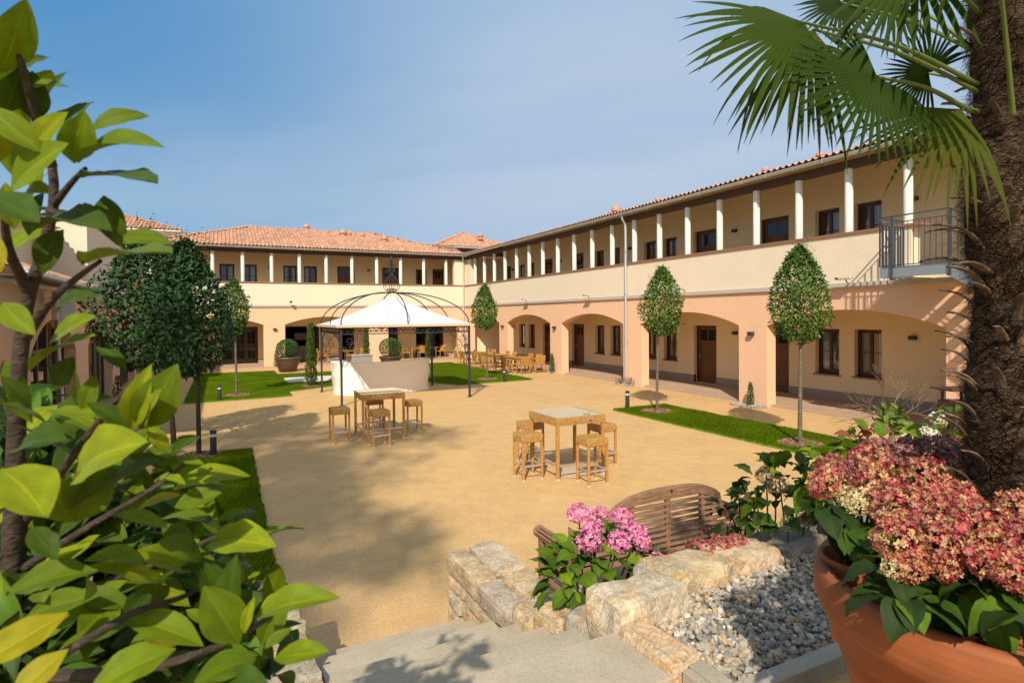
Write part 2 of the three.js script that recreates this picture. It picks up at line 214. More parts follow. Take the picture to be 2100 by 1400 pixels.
function lawn(p, density, seed, holes = [], label) {
  const R = rng(seed), sh = new THREE.Shape(), out = [];
  p.forEach((a, i) => { const b = p[(i + 1) % p.length], n = Math.max(2, Math.ceil(Math.hypot(b[0] - a[0], b[1] - a[1]) / 0.12)); for (let k = 0; k < n; k++) out.push([mix(a[0], b[0], k / n) + (R() - 0.5) * 0.025, mix(a[1], b[1], k / n) + (R() - 0.5) * 0.025]); });
  out.forEach(([x, z], i) => (i ? sh.lineTo(x, -z) : sh.moveTo(x, -z)));
  const g = new THREE.ExtrudeGeometry(sh, { depth: 0.03, bevelEnabled: false }); g.rotateX(-Math.PI / 2); struct('lawn', g, C.lawn);
  const xs = p.map((a) => a[0]), zs = p.map((a) => a[1]), X0 = Math.min(...xs), X1 = Math.max(...xs), Z0 = Math.min(...zs), Z1 = Math.max(...zs), n = (X1 - X0) * (Z1 - Z0) * density, ms = [], cs = [];
  for (let i = 0; i < n; i++) {
    const x = mix(X0 - 0.02, X1 + 0.02, R()), z = mix(Z0 - 0.02, Z1 + 0.02, R()); if (!inside(out, x, z) || holes.some(([hx, hz, hr]) => Math.hypot(x - hx, z - hz) < hr * (0.9 + 0.15 * R()))) continue;
    const k = n2(x * 1.6, z * 1.6, 8), k2 = n2(x * 5, z * 5, 9); ms.push(M4(V3(x, 0.025, z), new THREE.Quaternion().setFromAxisAngle(V3(0, 1, 0), R() * 6.28), V3(1.25, 0.45 + 0.4 * R() + 0.2 * k2, 1.25))); const b = 0.72 + 0.35 * k + 0.3 * (R() - 0.5); cs.push(lin(0.29 * b + 0.09 * (k2 - 0.5) * b, 0.42 * b, 0.014 * b));
  }
  tag(instances('grass', bladeG, C.blade, ms, cs), label, 'grass');
}
lawn([[10.37, -14.25], [12.33, -14.28], [12.33, -4.6], [10.37, -4.6]], 2600, 31, [[11.09, -8.52, 0.5], [11.29, -13.36, 0.5]], 'short mown grass of the strip with two slim trees before the arcade');
lawn([[-1.15, -13.75], [0.55, -13.72], [0.50, -6.75], [-1.15, -6.7]], 3200, 32, [[-0.44, -13.6, 0.42]], 'dark shaded grass of the small plot beside the lemon shrub');
lawn([[-1.15, -22.25], [2.28, -22.5], [2.28, -23.95], [4.1, -25.0], [5.2, -27.5], [5.2, -31.6], [2.5, -31.6], [2.5, -33.6], [-1.1, -33.85]], 900, 33, [[0.49, -23.63, 0.5], [3.3, -25.25, 0.45]], 'mown grass of the notched lawn around the white slab');
lawn([[7.0, -27.5], [8.0, -24.2], [8.75, -22.6], [12.35, -22.85], [12.6, -34.0], [7.4, -34.0]], 900, 34, [[10.58, -23.88, 0.5]], 'mown grass of the lawn between the white bar and the long dining tables');
function mulch(x, z, r, seed) { const R = rng(seed), pts = []; for (let i = 0; i < 22; i++) { const a = i / 22 * 6.283, q = r * (0.88 + 0.22 * R()); pts.push([x + Math.cos(a) * q, -(z + Math.sin(a) * q)]); } const g = new THREE.ExtrudeGeometry(poly(pts), { depth: 0.045, bevelEnabled: false }); g.rotateX(-Math.PI / 2); struct('mulch_soil', g, C.mulch);
  const ms = [], cs = [], bx = new THREE.BoxGeometry(0.05, 0.008, 0.018); for (let i = 0; i < 160; i++) { const a = R() * 6.28, q = Math.sqrt(R()) * r * 0.98; ms.push(M4(V3(x + Math.cos(a) * q, 0.048 + R() * 0.012, z + Math.sin(a) * q), new THREE.Quaternion().setFromEuler(new THREE.Euler(R() - 0.5, R() * 6, R() - 0.5)), 0.6 + R())); const k = 0.6 + R() * 0.7; cs.push(lin(0.28 * k, 0.15 * k, 0.085 * k)); }
  tag(instances('bark_mulch', bx, std({ roughness: 0.95 }), ms, cs), { 41: 'loose brown bark mulch round the slim tree nearest the flower pots', 42: 'loose brown bark mulch round the slim tree beside the drainpipe', 43: 'loose brown bark mulch round the tree by the long dining tables', 44: 'loose brown bark mulch round the small tree of the notched lawn', 45: 'loose brown bark mulch under the big dark tree by the square bollard', 46: 'loose brown bark mulch round the column cypress of the notched lawn' }[seed], 'mulch'); }
mulch(11.09, -8.52, 0.44, 41); mulch(11.29, -13.36, 0.44, 42); mulch(10.58, -23.88, 0.42, 43); mulch(0.49, -23.63, 0.42, 44); mulch(-0.42, -13.5, 0.42, 45); mulch(3.3, -25.25, 0.36, 46);

// ---------------------------------------------------------------- buildings; a wing runs along its local x, its inside lies at +z
function arcade(s0, s1, arches, top) {                          // outline of a front wall standing on piers with flat round arches
  const sh = new THREE.Shape(); sh.moveTo(s0, -0.1);
  for (const [a, b, sp = 2.46, ht = 2.91] of arches) {
    sh.lineTo(a, -0.1); sh.lineTo(a, sp); const h = ht - sp, w = (b - a) / 2, r = (w * w + h * h) / (2 * h), cx = (a + b) / 2, cy = ht - r, A = Math.asin(w / r);
    for (let i = 1; i <= 24; i++) { const t = -A + 2 * A * i / 24; sh.lineTo(cx + r * Math.sin(t), cy + r * Math.cos(t)); } sh.lineTo(b, -0.1);
  }
  sh.lineTo(s1, -0.1); sh.lineTo(s1, top); sh.lineTo(s0, top); sh.closePath(); return sh;
}
function holed(s0, s1, y0, y1, holes) { const sh = poly([[s0, y0], [s1, y0], [s1, y1], [s0, y1]]); for (const [a, b, c, d] of holes) { const h = new THREE.Path(); h.moveTo(a, c); h.lineTo(a, d); h.lineTo(b, d); h.lineTo(b, c); h.closePath(); sh.holes.push(h); } return sh; }
function windowIn(g, s0, s1, y0, y1, d, { cols = 2, rows = 2, sill = true, name = 'window', clear = false } = {}) {
  const f = 0.06, t = d + 0.17, w = s1 - s0, parts = [box(s0, s0 + f, y0, y1, t, t + 0.07), box(s1 - f, s1, y0, y1, t, t + 0.07), box(s0 + f, s1 - f, y1 - f, y1, t, t + 0.07), box(s0 + f, s1 - f, y0, y0 + f + 0.03, t, t + 0.07)];
  const iw = (w - 2 * f) / cols, ih = y1 - f - (y0 + f + 0.03);
  for (let i = 0; i <= cols; i++) { const x = s0 + f + iw * i, e = i === 0 || i === cols ? 0.045 : 0.05; parts.push(box(Math.max(s0 + f, x - e), Math.min(s1 - f, x + e), y0 + f + 0.03, y1 - f, t + 0.018, t + 0.062)); }
  for (let j = 1; j < rows; j++) { const y = y0 + f + 0.03 + ih * j / rows; parts.push(box(s0 + f + 0.045, s1 - f - 0.045, y - 0.014, y + 0.014, t + 0.022, t + 0.058)); }
  for (const y of [y0 + f + 0.03, y1 - f - 0.055]) parts.push(box(s0 + f + 0.045, s1 - f - 0.045, y, y + 0.055, t + 0.02, t + 0.06));
  const o = mesh(name, parts, C.frame, g);
  for (let i = 0; i < cols; i++) for (let j = 0; j < rows; j++) mesh('pane', box(s0 + f + iw * i + 0.048, s0 + f + iw * (i + 1) - 0.048, y0 + f + 0.088 + (ih - 0.115) * j / rows + 0.012, y0 + f + 0.088 + (ih - 0.115) * (j + 1) / rows - 0.012, t + 0.034, t + 0.038), clear ? C.clear : C.glass, o);
  if (clear) { const R = rng(Math.floor(s0 * 977 + y0 * 131)), pts = [], wd = w * (0.2 + 0.16 * R()), both = R() < 0.7; for (const [a, b] of both ? [[s0, s0 + wd], [s1 - wd, s1]] : [[s0, s0 + wd * 1.5]]) { const n = 22, sh = []; for (let i = 0; i <= n; i++) sh.push([mix(a, b, i / n), 0.018 * Math.sin(i * 1.7) + 0.012 * Math.sin(i * 0.7)]); for (let i = n; i >= 0; i--) sh.push([mix(a, b, i / n), 0.018 * Math.sin(i * 1.7) + 0.012 * Math.sin(i * 0.7) + 0.004]); const q = extrude(poly(sh), 0, y1 - y0 + 0.1); q.rotateX(-Math.PI / 2); q.translate(0, y0 - 0.05, t + 0.17); pts.push(q); } mesh('curtain', pts, C.curtain, o); } else mesh('pane', box(s0 + 0.03, s1 - 0.03, y0 + 0.03, y1 - 0.03, t + 0.066, t + 0.072), C.glass, o);
  if (sill) mesh('sill', box(s0 - 0.05, s1 + 0.05, y0 - 0.05, y0, d - 0.05, t), C.cap, o);
  return o;
}
function doorIn(g, s0, s1, y0, y1, d, { glass = 1, handle = 1 } = {}) {
  const f = 0.085, t = d + 0.17, o = mesh('door', [box(s0, s0 + f, y0, y1, t - 0.02, t + 0.08), box(s1 - f, s1, y0, y1, t - 0.02, t + 0.08), box(s0 + f, s1 - f, y1 - f, y1, t - 0.02, t + 0.08)], C.frame, g), a = s0 + f, b = s1 - f, top = y1 - f, gy = top - 0.52;
  const L = [box(a, b, y0 + 0.02, gy, t + 0.035, t + 0.06)];
  for (const [p, q] of [[y0 + 0.02, y0 + 0.14], [y0 + 1.0, y0 + 1.11], [gy - 0.11, gy]]) L.push(box(a + 0.11, b - 0.11, p, q, t + 0.012, t + 0.04));
  for (const x of [a, b - 0.11]) L.push(box(x, x + 0.11, y0 + 0.02, top, t + 0.012, t + 0.04)); L.push(box(a + 0.11, b - 0.11, top - 0.09, top, t + 0.012, t + 0.04));
  const m = (a + b) / 2; L.push(box(m - 0.025, m + 0.025, gy, top - 0.09, t + 0.014, t + 0.04)); mesh('door_leaf', L, C.doorleaf, o);
  for (const [p, q] of [[a + 0.11, m - 0.025], [m + 0.025, b - 0.11]]) mesh('pane', box(p, q, gy, top - 0.09, t + 0.025, t + 0.032), C.glass, o);
  if (handle) mesh('handle', [box(b - 0.075, b - 0.045, y0 + 0.98, y0 + 1.18, t + 0.004, t + 0.012), tube([[b - 0.06, y0 + 1.08, t + 0.01], [b - 0.06, y0 + 1.08, t - 0.04], [b - 0.17, y0 + 1.08, t - 0.045]], 0.011, 8, 6)], C.alu, o);
  return o;
}
function glassDoors(g, s0, s1, y0, y1, d, leaves = 3) {        // a wide set of glazed doors
  const t = d + 0.2, w = (s1 - s0) / leaves, o = mesh('glass_door', [box(s0, s0 + 0.07, y0, y1, t, t + 0.08), box(s1 - 0.07, s1, y0, y1, t, t + 0.08), box(s0 + 0.07, s1 - 0.07, y1 - 0.08, y1, t, t + 0.08)], C.frame, g);
  for (let i = 0; i < leaves; i++) {
    const a = Math.max(s0 + 0.072, s0 + i * w + 0.004), b = Math.min(s1 - 0.072, s0 + (i + 1) * w - 0.004);
    mesh('door_leaf', [box(a, a + 0.09, y0, y1 - 0.082, t + 0.02, t + 0.06), box(b - 0.09, b, y0, y1 - 0.082, t + 0.02, t + 0.06), box(a + 0.09, b - 0.09, y0, y0 + 0.16, t + 0.02, t + 0.06), box(a + 0.09, b - 0.09, y1 - 0.172, y1 - 0.082, t + 0.02, t + 0.06), box((a + b) / 2 - 0.014, (a + b) / 2 + 0.014, y0 + 0.16, y1 - 0.172, t + 0.026, t + 0.05), box(a + 0.09, (a + b) / 2 - 0.014, y0 + 0.86, y0 + 0.885, t + 0.026, t + 0.05), box((a + b) / 2 + 0.014, b - 0.09, y0 + 0.86, y0 + 0.885, t + 0.026, t + 0.05), box(a + 0.09, (a + b) / 2 - 0.014, y0 + 1.5, y0 + 1.525, t + 0.026, t + 0.05), box((a + b) / 2 + 0.014, b - 0.09, y0 + 1.5, y0 + 1.525, t + 0.026, t + 0.05)], C.frame, o);
    mesh('pane', box(a + 0.09, b - 0.09, y0 + 0.16, y1 - 0.172, t + 0.036, t + 0.042), C.glass, o);
  }
  return o;
}
// a roof slope of curved clay tiles
const tileG = (() => {
  const pr = [[0, 0.004], [0.012, 0.03], [0.035, 0.052], [0.06, 0.058], [0.085, 0.052], [0.108, 0.03], [0.12, 0.006], [0.165, -0.006], [0.212, 0.002]], L = 0.40, pos = [], idx = [];
  for (const [x, y] of pr) pos.push(x, y + 0.02, 0, x, y, L, x, y + 0.006, 0);
  for (let i = 0; i < pr.length - 1; i++) { const a = i * 3, b = a + 3; idx.push(a, a + 1, b, b, a + 1, b + 1, a, b, a + 2, b, b + 2, a + 2); }
  const g = new THREE.BufferGeometry(); g.setAttribute('position', new THREE.Float32BufferAttribute(pos, 3)); g.setIndex(idx); const h = g.toNonIndexed(); h.computeVertexNormals(); return h;
})();
const tileCols = (() => { const R = rng(77); return Array.from({ length: 64 }, () => { const k = 0.78 + 0.4 * R(), w = R(); return lin((0.47 + 0.08 * w) * k, (0.235 + 0.07 * w) * k, (0.13 + 0.06 * w) * k); }); })();
function slope(g, o, V, len, depth, ang, clip, seed, single = null) {   // o: eave start, V: horizontal direction up the slope
  const U = V3(0, 1, 0).cross(V).normalize(), S = V.clone().multiplyScalar(Math.cos(ang)).addScaledVector(V3(0, 1, 0), Math.sin(ang)), N = S.clone().cross(U).normalize(), q = basis(U, N, S), R = rng(seed), ms = [], cs = [], wd = 0.205, st = 0.335, rows = Math.ceil(depth / Math.cos(ang) / st), n = Math.floor(len / wd);
  for (let r = 0; r < rows; r++) for (let i = 0; i < n; i++) {
    const u = i * wd, v = r * st * Math.cos(ang); if (!clip(u + wd / 2, v + 0.1)) continue;
    const p = o.clone().addScaledVector(U, u).addScaledVector(S, r * st).addScaledVector(N, 0.006 * R()), col = tileCols[Math.floor(R() * 64)], m = M4(p, q, 1);
    if (single && r === 0 && single(u)) { const t = new THREE.Mesh(tileG, tileMats[Math.floor(R() * tileMats.length)]); t.name = 'roof_tile'; t.castShadow = t.receiveShadow = true; m.decompose(t.position, t.quaternion, t.scale); g.add(t); } else { ms.push(m); cs.push(col); }
  }
  if (ms.length) instances('tile_courses', tileG, C.tile, ms, cs, g);
}
const tileMats = tileCols.filter((_, i) => i % 8 === 0).map((c) => std({ color: c, roughness: 0.78 }));
function ridge(a, b) { const n = Math.max(1, Math.round(a.distanceTo(b) / 0.36)), d = b.clone().sub(a).normalize(), out = []; for (let i = 0; i < n; i++) { const g = new THREE.CylinderGeometry(0.11, 0.095, 0.40, 9, 1, false, -Math.PI / 2, Math.PI); g.rotateX(Math.PI / 2); g.applyQuaternion(basis(V3(0, 1, 0).cross(d).normalize(), d.clone().cross(V3(0, 1, 0).cross(d).normalize()), d)); const p = a.clone().lerp(b, (i + 0.5) / n); g.translate(p.x, p.y + 0.035 + (i % 2) * 0.004, p.z); out.push(g); } return out; }
const ridgeM = std({ color: lin(0.60, 0.31, 0.18), roughness: 0.8, side: THREE.DoubleSide });
// hip roof over the rectangle x0..x1, z0..z1 (eave edges) in the frame of g; faces: which slopes carry tiles (n = towards -z, p = towards +z, w = -x, e = +x)
function hipRoof(g, x0, x1, z0, z1, y, k, faces, seed) {
  const w = x1 - x0, d = z1 - z0, h = Math.min(w, d) / 2, ang = Math.atan(k), alongX = w >= d, A = alongX ? V3(x0 + h, y + h * k, (z0 + z1) / 2) : V3((x0 + x1) / 2, y + h * k, z0 + h), B = alongX ? V3(x1 - h, y + h * k, (z0 + z1) / 2) : V3((x0 + x1) / 2, y + h * k, z1 - h), dn = -0.012;
  const c = [V3(x0, y, z0), V3(x1, y, z0), V3(x1, y, z1), V3(x0, y, z1)], T = (...ps) => { const q = []; for (let i = 1; i < ps.length - 1; i++) q.push(ps[0], ps[i], ps[i + 1]); const gg = new THREE.BufferGeometry(); gg.setAttribute('position', new THREE.Float32BufferAttribute(q.flatMap((p) => [p.x, p.y + dn, p.z]), 3)); gg.computeVertexNormals(); return gg; };
  const gs = alongX ? [T(c[0], c[1], B, A), T(c[2], c[3], A, B), T(c[3], c[0], A), T(c[1], c[2], B)] : [T(c[3], c[0], A, B), T(c[1], c[2], B, A), T(c[0], c[1], A), T(c[2], c[3], B)]; gs.push(T(c[3].clone().setY(y - 0.05), c[2].clone().setY(y - 0.05), c[1].clone().setY(y - 0.05), c[0].clone().setY(y - 0.05)));
  const roof = mesh('roof', gs, C.tileBase, g);
  const F = { n: [V3(x1, y, z0), V3(0, 0, 1), w, d], p: [V3(x0, y, z1), V3(0, 0, -1), w, d], w: [V3(x0, y, z0), V3(1, 0, 0), d, w], e: [V3(x1, y, z1), V3(-1, 0, 0), d, w] };
  for (const f of faces) {
    let [o, V, len, dep] = F[f]; const U = V3(0, 1, 0).cross(V).normalize(); // start at the end from which U runs along the eave
    const corners = c.filter((p) => Math.abs(p.clone().sub(o).dot(V)) < 1e-6); o = corners.reduce((m, p) => (p.dot(U) < m.dot(U) ? p : m));
    slope(roof, o, V, len, dep / 2, ang, (u, v) => u > v - 0.06 && len - u > v - 0.06 && v < h + 0.02, seed++);
  }
  mesh('ridge_tiles', [...ridge(c[0], A), ...ridge(c[1], alongX ? B : A), ...ridge(c[2], B), ...ridge(c[3], alongX ? A : B), ...(A.distanceTo(B) > 0.2 ? ridge(A, B) : [])], ridgeM, roof);
  return roof;
}
function vent(g, p, r, sc = 1) { const v = mesh('roof_vent', [(() => { const q = new THREE.SphereGeometry(r, 14, 8, 0, 6.2832, 0, Math.PI * 0.55); q.translate(p.x, p.y + r * 0.2, p.z); return q; })(), bar(p.clone().setY(p.y - 0.25), p.clone().setY(p.y + r * 0.2), r * 0.75, 12)], C.vent, g); return v; }

const KR2 = 0.262, KR = 0.344, ROOFANG = Math.atan(KR), COLS = 1.496;
function wing(name, label, pos, ang, o) {
  const g = thing(name, label, 'building', pos, ang), { s0, s1 } = o, D0 = 2.62;
  mesh('arcade_wall', extrude(arcade(s0, s1, o.arches, 3.5), 0, 0.38), C.peach, g);
  mesh('cornice', box(s0, o.corniceEnd ?? s1, 3.49, 3.61, -0.07, 0.3), C.cornice, g);
  mesh('parapet', box(o.par[0], o.par[1], 3.61, 4.88, 0, 0.24), C.cream, g);
  mesh('parapet_cap', box(o.par[0] - 0.02, o.par[1], 4.88, 4.94, -0.05, 0.29), C.cap, g);
  for (const [a, b] of o.pillars) mesh('corner_pillar', box(a, b, 4.94, 6.62, 0.01, 0.34), C.cream, g);
  o.cols.forEach((s) => mesh('column', lathe([[0.0, 4.94], [0.105, 4.94], [0.104, 5.7], [0.098, 6.62], [0, 6.62]], 18).translate(s, 0, 0.125), C.white, g));
  mesh('eave_beam', box(s0, s1, 6.62, 6.83, 0.02, 0.24), C.beam, g);
  const kr = o.kr ?? KR, ry = (d) => 6.9 + kr * (d + 0.33);
  mesh('gallery_ceiling', (() => { const q = extrude(poly([[-0.22, ry(-0.22) - 0.045], [D0, ry(D0) - 0.045], [D0, ry(D0) - 0.005], [-0.22, ry(-0.22) - 0.005]]), 0, s1 - s0); q.rotateY(-Math.PI / 2); q.translate(s1, 0, 0); return q; })(), C.ceil, g);
  mesh('gallery_floor', box(s0, s1, 3.3, 3.84, 0.382, 2.6), C.inner, g);
  const holes = [], D = 2.6;
  for (const w of o.windows) { if (w.g !== false) holes.push([w.a, w.b, 0.88, 2.32]); if (w.u !== false) holes.push([w.a, w.b, 4.72, 6.15]); }
  for (const w of o.doors) { if (w.g !== false) holes.push([w.a, w.b, 0.06, 2.38]); if (w.u !== false) holes.push([w.a, w.b, 3.86, 6.2]); }
  for (const w of o.wide ?? []) holes.push([w.a, w.b, 0.06, 2.33]);
  mesh('gallery_wall', extrude(holed(s0, s1, -0.1, ry(D) - 0.02, holes), D, D + 0.3), C.inner, g);
  for (const w of o.windows) { if (w.g !== false) windowIn(g, w.a, w.b, 0.88, 2.32, D, { clear: true }); if (w.u !== false) windowIn(g, w.a, w.b, 4.72, 6.15, D, { sill: false, clear: true }); }
  for (const w of o.doors) { if (w.g !== false) doorIn(g, w.a, w.b, 0.06, 2.38, D); if (w.u !== false) doorIn(g, w.a, w.b, 3.86, 6.2, D); }
  const cuts = [...o.doors.filter((w) => w.g !== false), ...(o.wide ?? [])].map((w) => [w.a, w.b]).sort((p, q) => p[0] - q[0]); let s = s0 + 0.01; const pl = [];
  for (const [a, b] of cuts) { if (a > s) pl.push(box(s, a, 0, 0.36, D - 0.014, D + 0.1)); s = b; } pl.push(box(s, s1 - 0.01, 0, 0.36, D - 0.014, D + 0.1)); mesh('plinth', pl, C.plinth, g);
  const gut = []; { const n = 10, pts = []; for (let i = 0; i <= n; i++) { const t = Math.PI * i / n; pts.push([Math.cos(t) * 0.09, -Math.sin(t) * 0.09]); } for (let i = n; i >= 0; i--) { const t = Math.PI * i / n; pts.push([Math.cos(t) * 0.083, -Math.sin(t) * 0.083]); } const sh = poly(pts), e = new THREE.ExtrudeGeometry(sh, { depth: s1 - s0 + 0.3, bevelEnabled: false }); e.rotateY(Math.PI / 2); e.translate(s0 - 0.15, 6.92, -0.31); gut.push(e); }
  mesh('gutter', gut, C.zinc, g); mesh('fascia', box(s0, s1, 6.84, 6.94, -0.25, -0.23), C.zinc, g);
  const br = []; for (let q = s0 + 0.4; q < s1; q += 0.9) br.push(box(q - 0.012, q + 0.012, 6.835, 6.925, -0.412, -0.405), box(q - 0.012, q + 0.012, 6.812, 6.824, -0.40, -0.24)); mesh('gutter_bracket', br, C.zinc, g);
  return g;
}
// right wing: local x = -z of the scene
const rightWing = (() => {
  const A = [], P = [5.5, 36.8];
  const g = wing('arcaded_wing', 'long peach and cream wing with arches, white gallery columns and downpipe', [14.81, 0, 0], Math.PI / 2, {
    kr: KR2, s0: 4.6, s1: 36.79, corniceEnd: 36.72, arches: [[7.6, 12.51], [13.58, 18.45], [19.59, 24.46], [25.57, 30.46], [31.58, 36.2]], par: [9.0, 36.8], pillars: [[36.05, 36.79]], cols: Array.from({ length: 19 }, (_, k) => 35.43 - COLS * k),
    windows: [{ a: 10.65, b: 11.48 }, { a: 11.97, b: 12.8 }, { a: 19.31, b: 20.14 }, { a: 20.64, b: 21.47 }, { a: 23.26, b: 24.08 }, { a: 24.59, b: 25.42 }, { a: 31.95, b: 32.77 }, { a: 33.25, b: 34.08 }],
    doors: [{ a: 13.8, b: 15.02 }, { a: 17.08, b: 18.3 }, { a: 26.45, b: 27.65 }, { a: 29.73, b: 30.95 }, { a: 35.2, b: 36.4 }, { a: 6.3, b: 7.5, g: false }],
  });
  mesh('parapet', box(8.36, 8.72, 3.61, 4.88, 0.004, 0.36), C.cream, g); mesh('parapet_cap', box(8.1, 8.76, 4.88, 4.94, -0.05, 0.42), C.cap, g);
  mesh('end_wall', box(4.3, 4.598, -0.1, 6.83, 0, 5.4), C.peach, g);
  mesh('rear_wall', box(4.3, 36.8, -0.1, 6.83, 5.4, 5.6), C.inner, g); mesh('storey_slab', box(4.6, 36.79, 3.3, 3.84, 2.91, 5.39), C.inner, g); mesh('room_floor', box(4.6, 36.79, -0.1, 0.05, 2.91, 5.39), C.doorleaf, g);
  for (let s = 9.2; s < 36; s += 5.98) mesh('party_wall', [box(s - 0.06, s + 0.06, 0.051, 3.299, 2.91, 5.39), box(s - 0.06, s + 0.06, 3.841, 6.83, 2.91, 5.39)], C.inner, g);
  const roof = mesh('roof', (() => { const a = [V3(4.1, 6.96, -0.33), V3(36.48, 6.96, -0.33), V3(36.48, 6.96 + 5.21 * KR2, 4.88), V3(4.1, 6.96 + 5.21 * KR2, 4.88), V3(4.1, 6.87, 10.3), V3(36.48, 6.87, 10.3)], q = new THREE.BufferGeometry(); q.setAttribute('position', new THREE.Float32BufferAttribute([0, 2, 1, 0, 3, 2, 3, 4, 2, 2, 4, 5, 0, 4, 3, 1, 2, 5].flatMap((i) => [a[i].x, a[i].y - 0.012, a[i].z]), 3)); q.computeVertexNormals(); return q; })(), C.tileBase, g);
  slope(roof, V3(4.1, 6.96, -0.33), V3(0, 0, 1), 32.4, 5.21, Math.atan(KR2), () => true, 901, (u) => u < 22);
  mesh('ridge_tiles', ridge(V3(4.1, 6.96 + 5.21 * KR2, 4.88), V3(36.3, 6.96 + 5.21 * KR2, 4.88)), ridgeM, roof);
  for (const [s, d, r] of [[13.9, 1.6, 0.12], [11.9, 1.6, 0.13], [19.2, 1.5, 0.12], [21.9, 1.4, 0.24], [22.6, 1.6, 0.12]]) vent(roof, V3(s, 6.96 + (d + 0.33) * KR2 + 0.12, d), r);
  // the drainpipe of the double pier
  mesh('downpipe', [tube([[19.27, 6.84, -0.27], [19.27, 6.74, -0.27], [19.27, 6.66, -0.24], [19.27, 6.52, -0.13], [19.27, 6.42, -0.11], [19.27, 4, -0.11], [19.27, 0, -0.11]].map((p) => V3(...p)), 0.052, 60, 10), cbox(19.27, 3.7, -0.11, 0.12, 0.03, 0.12), cbox(19.27, 5.4, -0.11, 0.12, 0.03, 0.12), cbox(19.27, 1.8, -0.11, 0.12, 0.03, 0.12)], C.zinc, g);
  return g;
})();
// back wing: local x = -x of the scene
const backWing = (() => {
  const g = wing('arcaded_wing', 'two-storey wing behind the gazebo with hipped tile roof and white columns', [0, 0, -36.8], Math.PI, {
    s0: -14.8, s1: 3.2, arches: [[-14.25, -9.5], [-8.28, -3.38], [-2.22, 2.7]], par: [-14.79, 3.2], pillars: [[-14.79, -14.0]], cols: Array.from({ length: 11 }, (_, k) => 1.89 - 1.534 * k),
    windows: [{ a: -0.8, b: 0.02, g: false }, { a: -2.05, b: -1.25, g: false }, { a: -4.38, b: -3.57, g: false }, { a: -5.6, b: -4.8, g: false }, { a: 1.5, b: 2.3, g: false }, { a: -12.95, b: -12.15, g: false }],
    doors: [{ a: -7.98, b: -6.86, g: false }, { a: -10.95, b: -9.8, g: false }, { a: -14.2, b: -13.35, g: false }],
    wide: [{ a: -2.05, b: -0.03 }, { a: -5.68, b: -3.55 }, { a: -7.9, b: -6.9 }, { a: -10.85, b: -10.1 }, { a: -14.12, b: -12.1 }],
  });
  glassDoors(g, -2.05, -0.03, 0.06, 2.33, 2.6, 3); glassDoors(g, -10.85, -10.1, 0.06, 2.33, 2.6, 1);
  // open doorways: a room behind, its lining coloured near-black to stand for indoor shade
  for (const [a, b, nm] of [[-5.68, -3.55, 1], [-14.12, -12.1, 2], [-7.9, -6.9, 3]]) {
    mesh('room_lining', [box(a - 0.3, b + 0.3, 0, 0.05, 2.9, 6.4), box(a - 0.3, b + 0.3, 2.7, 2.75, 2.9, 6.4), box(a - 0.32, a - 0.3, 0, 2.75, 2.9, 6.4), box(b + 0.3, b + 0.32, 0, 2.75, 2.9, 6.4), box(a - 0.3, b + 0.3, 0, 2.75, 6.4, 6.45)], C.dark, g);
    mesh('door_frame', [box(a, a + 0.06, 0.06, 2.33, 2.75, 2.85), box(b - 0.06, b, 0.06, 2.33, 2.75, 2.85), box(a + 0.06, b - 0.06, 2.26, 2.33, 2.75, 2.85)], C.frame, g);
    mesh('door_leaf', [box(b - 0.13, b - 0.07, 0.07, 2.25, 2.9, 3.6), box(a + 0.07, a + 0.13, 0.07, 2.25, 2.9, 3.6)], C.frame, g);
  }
  mesh('counter', [box(-5.3, -4.3, 0.05, 1.0, 3.9, 4.4), box(-5.25, -4.35, 1.4, 1.85, 4.3, 4.5)], C.plinth, g);
  mesh('end_wall', box(3.2, 3.5, -0.1, 6.83, 0, 9), C.cream, g);
  mesh('rear_wall', box(-14.8, 3.5, -0.1, 6.83, 9, 9.3), C.cream, g); mesh('end_wall', [box(-15.1, -14.801, -0.1, 6.83, 0.0, 9), box(-17.6, -15.101, -0.1, 6.83, 0.0, 0.3)], C.inner, g); mesh('storey_slab', box(-14.79, 3.19, 3.3, 3.84, 2.91, 8.99), C.inner, g);
  const roof = hipRoof(g, -14.9, 3.5, -0.33, 10.1, 6.96, KR, ['n', 'w', 'e'], 931);
  for (const [x, d, r] of [[5.3, 5.0, 0.22], [7.45, 3.6, 0.26], [9.95, 2.45, 0.24], [7.9, 3.75, 0.14], [8.7, 3.4, 0.13]]) vent(roof, V3(-x, 6.96 + (d + 0.33) * KR + 0.14, d), r);
  mesh('downpipe', [tube([V3(-14.5, 6.86, -0.31), V3(-14.5, 6.68, -0.28), V3(-14.62, 6.4, -0.1), V3(-14.62, 6, -0.08), V3(-14.62, 3, -0.08), V3(-14.62, 0, -0.08)], 0.05, 40, 8)], C.zinc, g);
  return g;
})();
